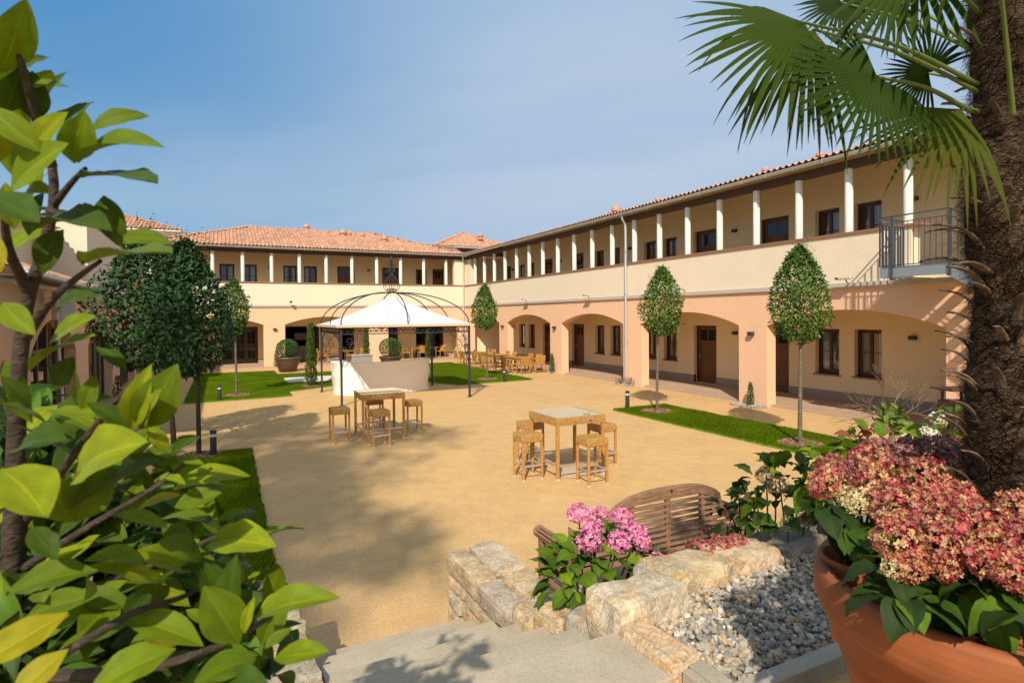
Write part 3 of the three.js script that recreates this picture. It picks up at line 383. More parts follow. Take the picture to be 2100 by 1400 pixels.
// left wing: one storey of arches in its own shade, a set-back upper floor behind
{
  const g = thing('arcaded_wing', 'shaded low wing with glazed arches behind the lemon shrub and big dark tree', 'building', [-3.55, 0, 0], -Math.PI / 2), arches = [];
  for (let k = 0; k < 4; k++) arches.push([-37.6 + 5.98 * k, -33.3 + 5.98 * k, 2.05, 2.85]);
  const s0 = -41, s1 = -13.2;
  mesh('arcade_wall', extrude(arcade(s0, s1, arches, 3.62), 0, 0.4), C.peach, g);
  for (const [a, b] of arches) {
    const parts = [], n = 5; for (let i = 0; i <= n; i++) { const x = a + (b - a) * i / n; parts.push(box(Math.max(a, x - 0.045), Math.min(b, x + 0.045), 0.02, 2.9, 0.26, 0.34)); } parts.push(box(a, b, 2.05, 2.13, 0.262, 0.338), box(a, b, 0.02, 0.14, 0.264, 0.336));
    const o = mesh('glass_front', parts, std({ color: lin(0.12, 0.075, 0.05), roughness: 0.45 }), g); for (let i = 0; i < n; i++) mesh('pane', box(a + (b - a) * i / n + 0.045, a + (b - a) * (i + 1) / n - 0.045, 0.14, 2.05, 0.3, 0.306), C.glass, o); mesh('pane', box(a, b, 2.13, 2.88, 0.3, 0.306), C.glass, o);
  }
  mesh('downpipe', [tube([[-17.6, 3.6, -0.45], [-17.6, 3.3, -0.12], [-17.6, 0, -0.1]], 0.05, 24, 8)], C.zinc, g);
  mesh('gutter', [(() => { const q = new THREE.CylinderGeometry(0.085, 0.085, s1 - s0, 12, 1, false, 0, Math.PI); q.rotateX(Math.PI); q.rotateZ(Math.PI / 2); q.translate((s0 + s1) / 2, 3.66, -0.42); return q; })(), box(s0, s1, 3.5, 3.62, -0.08, -0.003)], C.zinc, g);
  mesh('eave_soffit', box(s0, s1, 3.6, 3.64, -0.38, 0), C.beam, g);
  const roof = mesh('roof', (() => { const a = [V3(s0, 3.68, -0.45), V3(s1, 3.68, -0.45), V3(s1, 4.55, 2.0), V3(s0, 4.55, 2.0)], q = new THREE.BufferGeometry(); q.setAttribute('position', new THREE.Float32BufferAttribute([0, 2, 1, 0, 3, 2].flatMap((i) => a[i].toArray()), 3)); q.computeVertexNormals(); return q; })(), C.tileBase, g);
  slope(roof, V3(s0, 3.70, -0.45), V3(0, 0, 1), s1 - s0, 2.45, Math.atan(0.355), () => true, 951);
  mesh('side_wall', [box(s1 - 0.3, s1, -0.1, 3.6, 0.4, 8), box(s1 - 0.3, s1, 3.6, 3.7, 0, 8)], C.peach, g);
  mesh('upper_wall', [box(-40.4, -26, 3.6, 6.35, 0.75, 1.05), box(-26.3, -26, 3.6, 6.35, 1.05, 9)], C.cream, g);
  const up = thing('upper_storey', 'cream upper storey with tile roof seen through the lemon leaves', 'building', [0, 0, 0]);
  mesh('wall', [box(-10.6, -5.9, 3.6, 6.3, -22.5, -22.2), box(-6.2, -5.9, 3.6, 6.3, -25.99, -22.5)], C.cream, up); hipRoof(up, -11.2, -5.4, -30.2, -21.7, 6.3, 0.36, ['p', 'e'], 961);
}
{ // tall block behind the left end
  const g = thing('tower_block', 'cream block with tile roof rising behind the big dark tree', 'building');
  mesh('wall', [extrude(holed(-10.5, -2.55, -0.1, 8.05, [[-6.35, -5.3, 4.6, 5.95], [-9.2, -8.1, 4.6, 5.95]]), -0.15, 0.15).translate(0, 0, -40.6), box(-2.85, -2.55, -0.1, 8.05, -48, -40.76), box(-10.5, -10.2, -0.1, 8.05, -48, -40.76)], C.cream, g);
  const w = new THREE.Group(); for (const [a, b] of [[-6.35, -5.3], [-9.2, -8.1]]) { const o = windowIn(g, a, b, 4.6, 5.95, -0.6, { sill: false }); o.position.z = -40.2; }
  mesh('gutter', [bar(V3(-11, 8.02, -40.05), V3(-2.0, 8.02, -40.05), 0.08, 8)], C.zinc, g); hipRoof(g, -11, -2.0, -48.6, -40.0, 8.1, 0.36, ['p', 'e'], 971);
}
{ // pyramid roof behind the inner corner
  const g = thing('turret', 'square turret with pyramid tile roof behind the inner corner', 'building');
  mesh('wall', box(15.7, 22.4, 5, 8.4, -51, -44.6), std({ color: lin(0.36, 0.15, 0.08), roughness: 0.9, map: rep(grainT, 2) }), g); mesh('gutter', [bar(V3(15.1, 8.38, -44.05), V3(23, 8.38, -44.05), 0.08, 8)], C.zinc, g);
  const r = hipRoof(g, 15.1, 23.0, -51.9, -44.0, 8.45, 0.43, ['p', 'w'], 981); vent(r, at(985, 485, 49.5), 0.26);
}
// paving of the two arcades
struct('arcade_paving', [box(14.95, 17.5, -0.05, 0.055, -39.5, -4.6), box(-3.0, 14.94, -0.05, 0.055, -39.5, -36.2)], C.paving);
struct('side_paving', box(-3.6, -3.0, -0.05, 0.05, -36.1, -13), C.paving);

// ---------------------------------------------------------------- wall lamps and floodlights
{
  const R = (s, y, d) => [14.81 + d, y, -s], proto = (name, label, p, turn) => { const t = thing(name, label, 'wall lamp', p, turn, 'box lamps on the walls of the courtyard'); mesh('lamp_body', [cbox(0, 0, -0.075, 0.19, 0.115, 0.12, 0.008)], C.lamp, t); mesh('back_plate', cbox(0, 0, -0.008, 0.11, 0.09, 0.012), C.steel, t); return t; };
  const l0 = proto('wall_lamp', 'dark box lamp on the peach pier behind the dwarf cypress, shadow below it', R(13.05, 2.21, 0), Math.PI / 2);
  for (const [s, y, d, lab] of [
    [25.05, 2.25, 0, 'dark box lamp on the peach pier behind the dining table end chairs'], [31.03, 2.25, 0, 'dark box lamp on the peach pier beside the round tree by the long tables'],
    [9.75, 2.11, 2.6, 'dark box lamp on the arcade wall under the nearest arch'], [16.1, 2.11, 2.6, 'dark box lamp on the arcade wall peeking past the pier, beside the brown door'], [34.8, 2.15, 2.6, 'dark box lamp on the arcade wall beside the twin narrow windows'],
    [34.8, 5.9, 2.6, 'dark box lamp high on the gallery wall nearest the inner corner'], [28.75, 5.94, 2.6, 'dark box lamp on the gallery wall between two doors'], [22.4, 5.97, 2.6, 'dark box lamp on the gallery wall half behind the zinc downpipe'], [16.1, 5.95, 2.6, 'dark box lamp on the gallery wall alone between two brown doors'], [9.72, 5.98, 2.6, 'dark box lamp on the gallery wall behind the last column above the landing']])
    dup(l0, R(s, y, d), Math.PI / 2, lab);
  for (const [x, y, z, lab] of [[2.82, 2.2, -36.8, 'dark box lamp on the peach pier above the potted box ball'], [9.0, 2.25, -36.8, 'dark box lamp on the peach pier behind the gazebo'], [2.78, 5.97, -39.4, 'dark box lamp on the far gallery wall near the third column'], [8.9, 5.97, -39.4, 'dark box lamp on the far gallery wall between double door and single door'], [14.9, 5.97, -39.4, 'dark box lamp at the dark end of the far gallery']])
    dup(l0, [x, y, z], Math.PI, lab);
  const fl = (s, lab) => { const t = thing('floodlight', lab, 'floodlight', [14.62, 3.72, -s], Math.PI / 2, 'small floodlights standing on the cornice'); mesh('lamp_head', [cbox(0, 0, -0.1, 0.42, 0.07, 0.12, 0.015)], C.canvasTrim, t); mesh('arm', [bar(V3(0, -0.12, 0.05), V3(0, 0, -0.06), 0.015), cbox(0.16, 0, -0.165, 0.08, 0.05, 0.02)], C.lamp, t); };
  fl(21.84, 'small pale floodlight on the cornice above the arch beside the downpipe'); fl(27.78, 'small pale floodlight on the cornice above the arch of the dining tables'); fl(15.85, 'small pale floodlight on the cornice behind the crown of the slim tree'); fl(9.86, 'small pale floodlight on the cornice nearest the steel landing');
  for (const [x, lab] of [[3.7, 'small green floodlight on the cornice left of the gazebo roof'], [10.6, 'small floodlight on the cornice above the gazebo ribs']]) { const t = thing('floodlight', lab, 'floodlight', [x, 3.72, -36.62], 0, 'small floodlights standing on the cornice'); mesh('lamp_head', cbox(0, 0.06, 0.16, 0.14, 0.11, 0.16, 0.02), C.lamp, t); mesh('arm', bar(V3(0, -0.12, -0.05), V3(0, 0.05, 0.1), 0.015), C.lamp, t); }
  const sp = thing('loudspeaker', 'white box speaker hanging from the eave of the shaded wing', 'speaker', [-3.2, 3.12, -16.5], 0.5); mesh('cabinet', cbox(0, 0, 0, 0.36, 0.62, 0.34, 0.03), std({ color: lin(0.74, 0.7, 0.64), roughness: 0.5 }), sp); mesh('grille', cbox(0.03, 0, 0.185, 0.28, 0.54, 0.03, 0.01), std({ color: lin(0.6, 0.56, 0.5), roughness: 0.7 }), sp); mesh('bracket', [bar(V3(-0.05, 0.3, 0), V3(-0.05, 0.56, 0), 0.03), bar(V3(-0.2, 0.1, -0.1), V3(-0.34, 0.1, -0.1), 0.03)], C.zinc, sp);
}
// ---------------------------------------------------------------- steel landing and stair at the near end of the gallery
{
  const t = thing('steel_landing', 'steel stair landing with bar railing at the gallery opening above the peach arch', 'landing', [0, 0, 0]), x0 = 13.75, x1 = 14.78, z0 = -8.45, z1 = -6.95, y = 3.86;
  mesh('platform', [box(x0, x1, y - 0.03, y, z0, z1)], C.galv, t); mesh('channel', [box(x0 - 0.01, x0, y - 0.24, y - 0.031, z0, z1), box(x0, x1, y - 0.24, y - 0.031, z0 - 0.01, z0), box(x0, x1, y - 0.28, y - 0.24, z1 - 0.1, z1 - 0.04), box(x0, x1, y - 0.28, y - 0.24, z0 + 0.5, z0 + 0.56)], C.galv, t);
  const post = (x, z) => mesh('post', cbox(x, y + 0.42, z, 0.045, 1.4, 0.045), C.steel, t); post(x0 - 0.035, z0 + 0.28); post(x0 - 0.035, z1 - 0.02);
  for (const q of [box(x0 - 0.05, x0 - 0.02, y + 1.12, y + 1.15, z0 - 0.02, z1), box(x0 - 0.02, x1 - 0.1, y + 1.12, y + 1.15, z0 - 0.03, z0), box(x0 - 0.042, x0 - 0.022, y + 0.98, y + 1.0, z0, z1), box(x0 - 0.02, x1 - 0.1, y + 0.98, y + 1.0, z0 - 0.025, z0 - 0.005), box(x0 - 0.042, x0 - 0.022, y + 0.02, y + 0.04, z0, z1), box(x0 - 0.02, x1 - 0.1, y + 0.02, y + 0.04, z0 - 0.025, z0 - 0.005)]) mesh('rail', q, C.steel, t);
  for (let i = 0; i < 9; i++) mesh('baluster', cbox(x0 + 0.02 + i * 0.115, y + 0.5, z0 - 0.015, 0.014, 0.98, 0.034), C.steel, t);
  for (let i = 0; i < 13; i++) mesh('baluster', cbox(x0 - 0.032, y + 0.5, z0 + 0.06 + i * 0.115, 0.012, 0.98, 0.012), C.steel, t);
  const n = 20, rise = 3.8 / n, run = 0.27; for (let i = 1; i < n; i++) mesh('tread', box(x0, x1 - 0.05, y - i * rise - 0.03, y - i * rise, z1 + (i - 1) * run, z1 + i * run - 0.02), C.galv, t);
  for (const x of [x0 - 0.03, x1 - 0.05]) mesh('stringer', [extrude(poly([[-z1, y], [-z1, y - 0.3], [-z1 - n * run, y - 3.8 - 0.1], [-z1 - n * run, y - 3.8 + 0.15]]), 0, 0.02).rotateY(Math.PI / 2).translate(x, 0, 0)], C.galv, t);
  const rail = []; for (let i = 0; i < 40; i++) { const z = z1 + i * 0.13, yy = y - (z - z1) / run * rise; rail.push(cbox(x0 - 0.04, yy + 0.5, z, 0.012, 0.95, 0.012)); } for (const h of [0.05, 0.98, 1.13]) rail.push(bar(V3(x0 - 0.04, y + h, z1), V3(x0 - 0.04, y + h - 5.2 / run * rise, z1 + 5.2), 0.016)); mesh('stair_railing', rail, C.steel, t);
}
// ---------------------------------------------------------------- trees
const leafS = leafShape({ w: 0.42, fold: 0.35, curl: 0.5, nu: 2, nv: 3, belly: 0.45 }), leafT = leafShape({ w: 0.5, fold: 0.3, curl: 0.3, nu: 2, nv: 2, belly: 0.4 });
function crownLeaves(R, n, pick, size, pal, up = 0.35) {     // pick(R) -> [point, outward direction, depth 0 surface .. 1 inside]
  const ms = [], cs = [];
  for (let i = 0; i < n; i++) {
    const [p, o, dp] = pick(R), dir = o.clone().multiplyScalar(0.75).add(randDir(R).multiplyScalar(0.85)).add(V3(0, up * (R() - 0.2), 0)).normalize(), nr = o.clone().multiplyScalar(0.7).add(V3(0, 0.65, 0)).add(randDir(R).multiplyScalar(0.55));
    ms.push(M4(p, aim(dir, nr), size * (0.65 + 0.6 * R()))); const c = pal[Math.floor(R() * pal.length)], k = 0.8 + 0.4 * R(); cs.push(lin(c[0] * k, c[1] * k, c[2] * k)); void dp;
  }
  return leafCloud(size > 0.05 ? leafS : leafT, ms, cs);
}
const PALD = [[0.026, 0.068, 0.018], [0.035, 0.085, 0.020], [0.022, 0.056, 0.018], [0.045, 0.10, 0.026], [0.030, 0.072, 0.022]], PALB = [[0.12, 0.20, 0.022], [0.085, 0.16, 0.02], [0.15, 0.24, 0.028], [0.065, 0.125, 0.018], [0.19, 0.27, 0.035]];
const PALM = [...PALB, [0.05, 0.10, 0.014], [0.04, 0.085, 0.014], [0.06, 0.115, 0.016], [0.075, 0.14, 0.018]];
function tree(label, base, top, r0, crown, n, leaf, pal, seed, group, barkM = C.bark, shoots = 0) {
  const R = rng(seed), t = thing('standard_tree', label, 'tree', base, 0, group), { c, rx, y0, y1, peak = 0.36 } = crown, H = y1 - y0, trunkTop = V3(c[0], y0 + H * 0.45, c[1]);
  const limbs = [tube([[0, -0.05, 0], [(top[0]) * 0.25 + (R() - 0.5) * 0.03, y0 * 0.35, (top[1]) * 0.2], [top[0] * 0.7, y0 * 0.72, top[1] * 0.7], [top[0], y0 + H * 0.08, top[1]], trunkTop.toArray()], [r0, r0 * 0.55], 26, 9)];
  for (let i = 0; i < 14; i++) { const a = i * 2.4 + R(), h = 0.06 + 0.6 * R(), s = V3(mix(top[0], c[0], h), y0 + H * h * 0.7, mix(top[1], c[1], h)), rr = rx * (0.45 + 0.4 * R()); limbs.push(tube([s, s.clone().add(V3(Math.cos(a) * rr * 0.5, H * 0.10, Math.sin(a) * rr * 0.5)), s.clone().add(V3(Math.cos(a) * rr, H * 0.26, Math.sin(a) * rr))], [r0 * 0.34, r0 * 0.1], 8, 5)); }
  mesh('trunk', limbs, barkM, t);
  const prof = (h) => (h < peak ? Math.sqrt(Math.max(0, 1 - ((peak - h) / peak) ** 2)) ** 0.85 : Math.pow(Math.max(0, 1 - ((h - peak) / (1 - peak)) ** 1.5), 0.85));
  const lumps = Array.from({ length: 60 }, () => ({ d: randDir(R), k: 0.78 + 0.46 * R() }));
  const pick = (R) => {
    const h = Math.pow(R(), 0.9), a = R() * 6.2832, o = V3(Math.cos(a), (h - peak) * 1.5, Math.sin(a)).normalize(); let best = -2, k = 1; for (const l of lumps) { const q = l.d.dot(o); if (q > best) { best = q; k = l.k; } }
    const dp = Math.pow(R(), 2.2) * 0.7, rr = rx * prof(h) * k * (1 - dp) + 0.03; return [V3(c[0] + Math.cos(a) * rr, y0 + H * (h + (R() - 0.5) * 0.05), c[1] + Math.sin(a) * rr), o, dp];
  };
  const parts = [crownLeaves(R, n, pick, leaf, pal)];
  if (shoots) { const ms = [], cs = []; for (let i = 0; i < shoots; i++) { const h = 0.72 + 0.28 * R(), a = R() * 6.28, rr = rx * prof(h) * 0.9, s = V3(c[0] + Math.cos(a) * rr, y0 + H * h, c[1] + Math.sin(a) * rr), d = V3(Math.cos(a) * 0.35, 1, Math.sin(a) * 0.35).normalize(), L = leaf * (2 + 2.2 * R()); for (let j = 0; j < 9; j++) { const q = s.clone().addScaledVector(d, L * j / 8), b = j * 2.4; ms.push(M4(q, aim(d.clone().multiplyScalar(0.7).add(V3(Math.cos(b), 0.1, Math.sin(b))), d), leaf * (0.85 - 0.04 * j))); const k = j / 8, q2 = pal[1]; cs.push(lin(mix(q2[0], 0.17, k * 0.8), mix(q2[1], 0.12, k * 0.6), q2[2])); } } parts.push(leafCloud(leafS, ms, cs)); }
  mesh('crown', parts.length > 1 ? mergeGeometries(parts) : parts, C.leaf, t, true); return t;
}
tree('slim young tree with teardrop crown, nearest to the potted red hydrangeas', [11.09, 0, -8.52], [0.0, 0.02], 0.05, { c: [0.03, -0.03], rx: 0.56, y0: 2.22, y1: 4.22, peak: 0.34 }, 5200, 0.095, PALM, 11, 'slim trees with bright teardrop crowns', C.bark, 26);
tree('slim young tree with teardrop crown beside the zinc downpipe', [11.29, 0, -13.36], [0.05, 0.0], 0.045, { c: [0.13, 0.08], rx: 0.53, y0: 2.25, y1: 4.15, peak: 0.36 }, 4600, 0.095, PALM, 12, 'slim trees with bright teardrop crowns', C.bark, 24);
tree('slim tree with rounded crown in front of the long dining tables', [10.58, 0, -23.88], [-0.05, 0.05], 0.045, { c: [-0.07, 0], rx: 0.48, y0: 2.3, y1: 4.15, peak: 0.42 }, 3800, 0.11, PALM, 13, 'slim trees with bright teardrop crowns', C.bark, 20);
tree('slim tree on the notched lawn half hidden by the big dark crown', [0.49, 0, -23.63], [-0.02, 0], 0.05, { c: [-0.05, 0], rx: 0.46, y0: 2.2, y1: 4.2, peak: 0.5 }, 3800, 0.11, [...PALM, ...PALD], 14, 'slim trees with bright teardrop crowns', C.bark, 16);
tree('dark broad-crowned tree with the thicker shaded trunk, farther of the pair', [-0.98, 0, -15.25], [-0.1, 0.1], 0.062, { c: [-0.50, -0.22], rx: 0.98, y0: 1.72, y1: 4.72, peak: 0.42 }, 5600, 0.15, PALD, 15, 'pair of dark broad-crowned trees', C.barkDark, 22);
tree('dark broad-crowned tree with straight trunk beside the square bollard, nearer of the pair', [-0.44, 0, -13.64], [0.0, 0.0], 0.05, { c: [-0.18, -0.08], rx: 0.70, y0: 1.7, y1: 4.35, peak: 0.4 }, 4600, 0.145, PALD, 16, 'pair of dark broad-crowned trees', C.barkDark, 22);
// tall trees out of view whose crowns lay the broken shade on the sand
function tall(label, base, blobs, n, leaf, seed) {
  const R = rng(seed), t = thing('tall_tree', label, 'tree', base), top = blobs[0].c; const limbs = [tube([[0, 0, 0], [top[0] * 0.3, top[1] * 0.5, top[2] * 0.3], top], [0.22, 0.08], 16, 8)];
  for (const b of blobs.slice(1)) limbs.push(tube([[top[0] * 0.3, top[1] * 0.5, top[2] * 0.3], b.c.map((v, i) => v * 0.7 + (i === 1 ? 0.8 : 0)), b.c], [0.1, 0.03], 10, 6)); mesh('trunk', limbs, C.bark, t);
  const gs = blobs.map((b) => { const cl2 = Array.from({ length: b.k ?? 26 }, () => ({ p: V3(...b.c).add(randDir(R).multiply(V3(...b.r)).multiplyScalar(Math.cbrt(R()))), r: 0.4 + 0.5 * R() })); return crownLeaves(R, b.n ?? n, (R) => { const q = cl2[Math.floor(R() * cl2.length)], o = randDir(R); return [q.p.clone().addScaledVector(o, q.r * Math.sqrt(R())), o, 0]; }, leaf, PALD); });
  mesh('crown', mergeGeometries(gs), C.leaf, t, true);
}
tall('tall loose tree standing outside the picture, casting broken shade on the sand', [-10.3, 0, 7.4], [{ c: [-0.3, 18.4, -1.8], r: [3.2, 2.2, 3.0], k: 46, n: 1800 }, { c: [-1.2, 16.2, 1.6], r: [2.8, 1.8, 2.4], k: 44, n: 2100 }, { c: [-2.2, 17.4, -3.2], r: [2.8, 1.8, 2.4], k: 40, n: 1900 }, { c: [0.9, 14.6, -0.2], r: [1.8, 1.2, 1.6], k: 18 }, { c: [-0.9, 17.0, -0.5], r: [1.7, 1.4, 2.2], k: 34, n: 2000 }], 1300, 0.30, 61);
// cypresses, box balls and small plants
function scaleLeaves(R, n, pick, size, pal) { const ms = [], cs = []; for (let i = 0; i < n; i++) { const [p, o] = pick(R), d = o.clone().multiplyScalar(0.55).add(V3(0, 0.8, 0)).add(randDir(R).multiplyScalar(0.4)); ms.push(M4(p, aim(d, o.clone().add(randDir(R).multiplyScalar(0.5))), size * (0.6 + 0.8 * R()))); const c = pal[Math.floor(R() * pal.length)], k = 0.75 + 0.5 * R(); cs.push(lin(c[0] * k, c[1] * k, c[2] * k)); } return leafCloud(leafT, ms, cs); }
const PALC = [[0.09, 0.135, 0.02], [0.06, 0.105, 0.018], [0.12, 0.165, 0.025], [0.045, 0.075, 0.015]], PALX = [[0.045, 0.10, 0.022], [0.06, 0.125, 0.028], [0.032, 0.075, 0.018], [0.08, 0.15, 0.035]];
function cypress(label, p, h, r, n, seed, leaf = 0.085, group = 'narrow column cypresses') {
  const R = rng(seed), t = thing('column_cypress', label, 'cypress', p, 0, group); mesh('trunk', [bar(V3(0, -0.05, 0), V3(0, h * 0.9, 0), r * 0.22, 7, r * 0.06)], C.barkDark, t);
  mesh('foliage', scaleLeaves(R, n, (R) => { const y = R(), a = R() * 6.2832, k = (0.86 + 0.2 * Math.sin(a * 3 + y * 17) * 0.5 + 0.12 * Math.sin(y * 40 + a)) * (y < 0.1 ? 0.75 + 2.5 * y : Math.pow(1 - (y - 0.1) / 0.93, 0.42)) * (1 - 0.35 * R() * R()); return [V3(Math.cos(a) * r * k, 0.04 + y * (h - 0.06), Math.sin(a) * r * k), V3(Math.cos(a), 0.2, Math.sin(a))]; }, leaf, PALC), C.leaf, t, true); return t;
}
cypress('tall column cypress on the notched lawn beside the white slab', [3.3, 0, -25.25], 2.62, 0.24, 2600, 21);
cypress('column cypress standing behind the white bar before the pier', [7.35, 0, -33.4], 2.55, 0.21, 2000, 22);
cypress('smallest column cypress by the chairs in front of the dark open doorway', [12.2, 0, -37.1], 2.05, 0.17, 1500, 23);
cypress('dwarf cypress at the foot of the peach pier with white pebbles', [14.5, 0.0, -12.85], 0.72, 0.11, 600, 24, 0.05, 'dwarf cypresses at the piers'); cypress('dwarf cypress at the foot of the pier beside the dining chairs', [14.62, 0, -25.1], 0.95, 0.15, 600, 25, 0.06, 'dwarf cypresses at the piers'); cypress('low dwarf cypress beside the brown pot with the box ball', [2.85, 0, -36.3], 0.95, 0.18, 600, 26, 0.06, 'dwarf cypresses at the piers'); cypress('dwarf cypress at the shaded pier behind the lemon leaves', [-3.2, 0, -24.1], 0.9, 0.16, 500, 27, 0.06, 'dwarf cypresses at the piers');
function boxBall(label, p, r, potR, potH, seed, pot = true) {
  const R = rng(seed), t = thing('potted_box_ball', label, 'potted plant', p, 0, 'clipped box balls in brown pots');
  if (pot) { mesh('pot', lathe([[0, 0], [potR * 0.68, 0], [potR * 0.9, potH * 0.55], [potR, potH * 0.86], [potR * 1.05, potH * 0.88], [potR * 1.05, potH], [potR * 0.93, potH], [potR * 0.9, potH * 0.85], [0, potH * 0.85]], 32), C.brownpot, t); mesh('soil', lathe([[0, potH * 0.9], [potR * 0.9, potH * 0.88]], 20), C.soil, t); }
  const c = potH + r * 0.72; mesh('trunk', bar(V3(0, potH * 0.85, 0), V3(0, c, 0), 0.03), C.barkDark, t);
  mesh('foliage', scaleLeaves(R, 4200, (R) => { const o = randDir(R), k = r * (1.0 - 0.16 * R() * R() + 0.05 * (n2(o.x * 4 + 9, o.y * 4 + o.z * 3, seed) - 0.5)); return [V3(o.x * k, c + o.y * k * 0.9, o.z * k), o]; }, 0.062, PALX), C.leaf, t, true);
}
boxBall('clipped box ball in a round brown pot on the sand left of the cypress', [3.16, 0, -33.2], 0.56, 0.62, 0.78, 51); boxBall('clipped box ball in a dark pot behind the white bar', [9.1, 0, -34.8], 0.66, 0.66, 0.5, 52);
function tuft(name, label, p, n, h, seed, pal, flower) { const R = rng(seed), t = thing(name, label, 'small plant', p), ms = [], cs = [], st = []; for (let i = 0; i < n; i++) { const a = R() * 6.28, l = 0.15 * R(), x = V3(Math.cos(a) * l, 0, Math.sin(a) * l), d = V3(Math.cos(a) * 0.35, 1, Math.sin(a) * 0.35).normalize(), L = h * (0.6 + 0.5 * R()); st.push(bar(x, x.clone().addScaledVector(d, L), 0.004, 4)); for (let k = 0; k < 10; k++) { ms.push(M4(x.clone().addScaledVector(d, L * k / 10), aim(randDir(R).add(d), randDir(R)), 0.06)); const c = k > 7 && flower ? flower : pal[Math.floor(R() * pal.length)]; cs.push(lin(...c)); } } mesh('stem', st, C.twig, t); mesh('foliage', leafCloud(leafT, ms, cs), C.leaf, t, true); }
tuft('lavender', 'small grey-green plant with pinkish tips left of the downpipe foot', [14.62, 0, -19.55], 12, 0.34, 81, [[0.10, 0.11, 0.06], [0.07, 0.09, 0.04]], [0.36, 0.12, 0.12]); tuft('lavender', 'small grey-green plant with pinkish tips right of the downpipe foot', [14.62, 0, -18.95], 10, 0.36, 82, [[0.10, 0.11, 0.06], [0.07, 0.09, 0.04]], [0.34, 0.12, 0.12]);
{ const R = rng(83), ms = [], cs = [], g = new THREE.DodecahedronGeometry(0.03, 0); for (const [x, z, rx, rz, n] of [[14.5, -12.95, 0.38, 0.62, 130], [14.58, -19.25, 0.28, 0.7, 100], [14.6, -25.1, 0.22, 0.3, 40]]) for (let i = 0; i < n; i++) { const a = R() * 6.28, q = Math.sqrt(R()), k = 0.20 + 0.2 * R(); ms.push(M4(V3(Math.min(14.76, x + Math.cos(a) * q * rx), 0.015 + R() * 0.02, z + Math.sin(a) * q * rz), new THREE.Quaternion().setFromEuler(new THREE.Euler(R() * 6, R() * 6, R() * 6)), V3(1, 0.6, 0.8).multiplyScalar(0.6 + R()))); cs.push(lin(k, k * 0.97, k * 0.92)); } tag(instances('pebbles', g, std({ roughness: 0.9 }), ms, cs), 'pale pebbles strewn at the feet of the peach piers', 'pebbles'); }
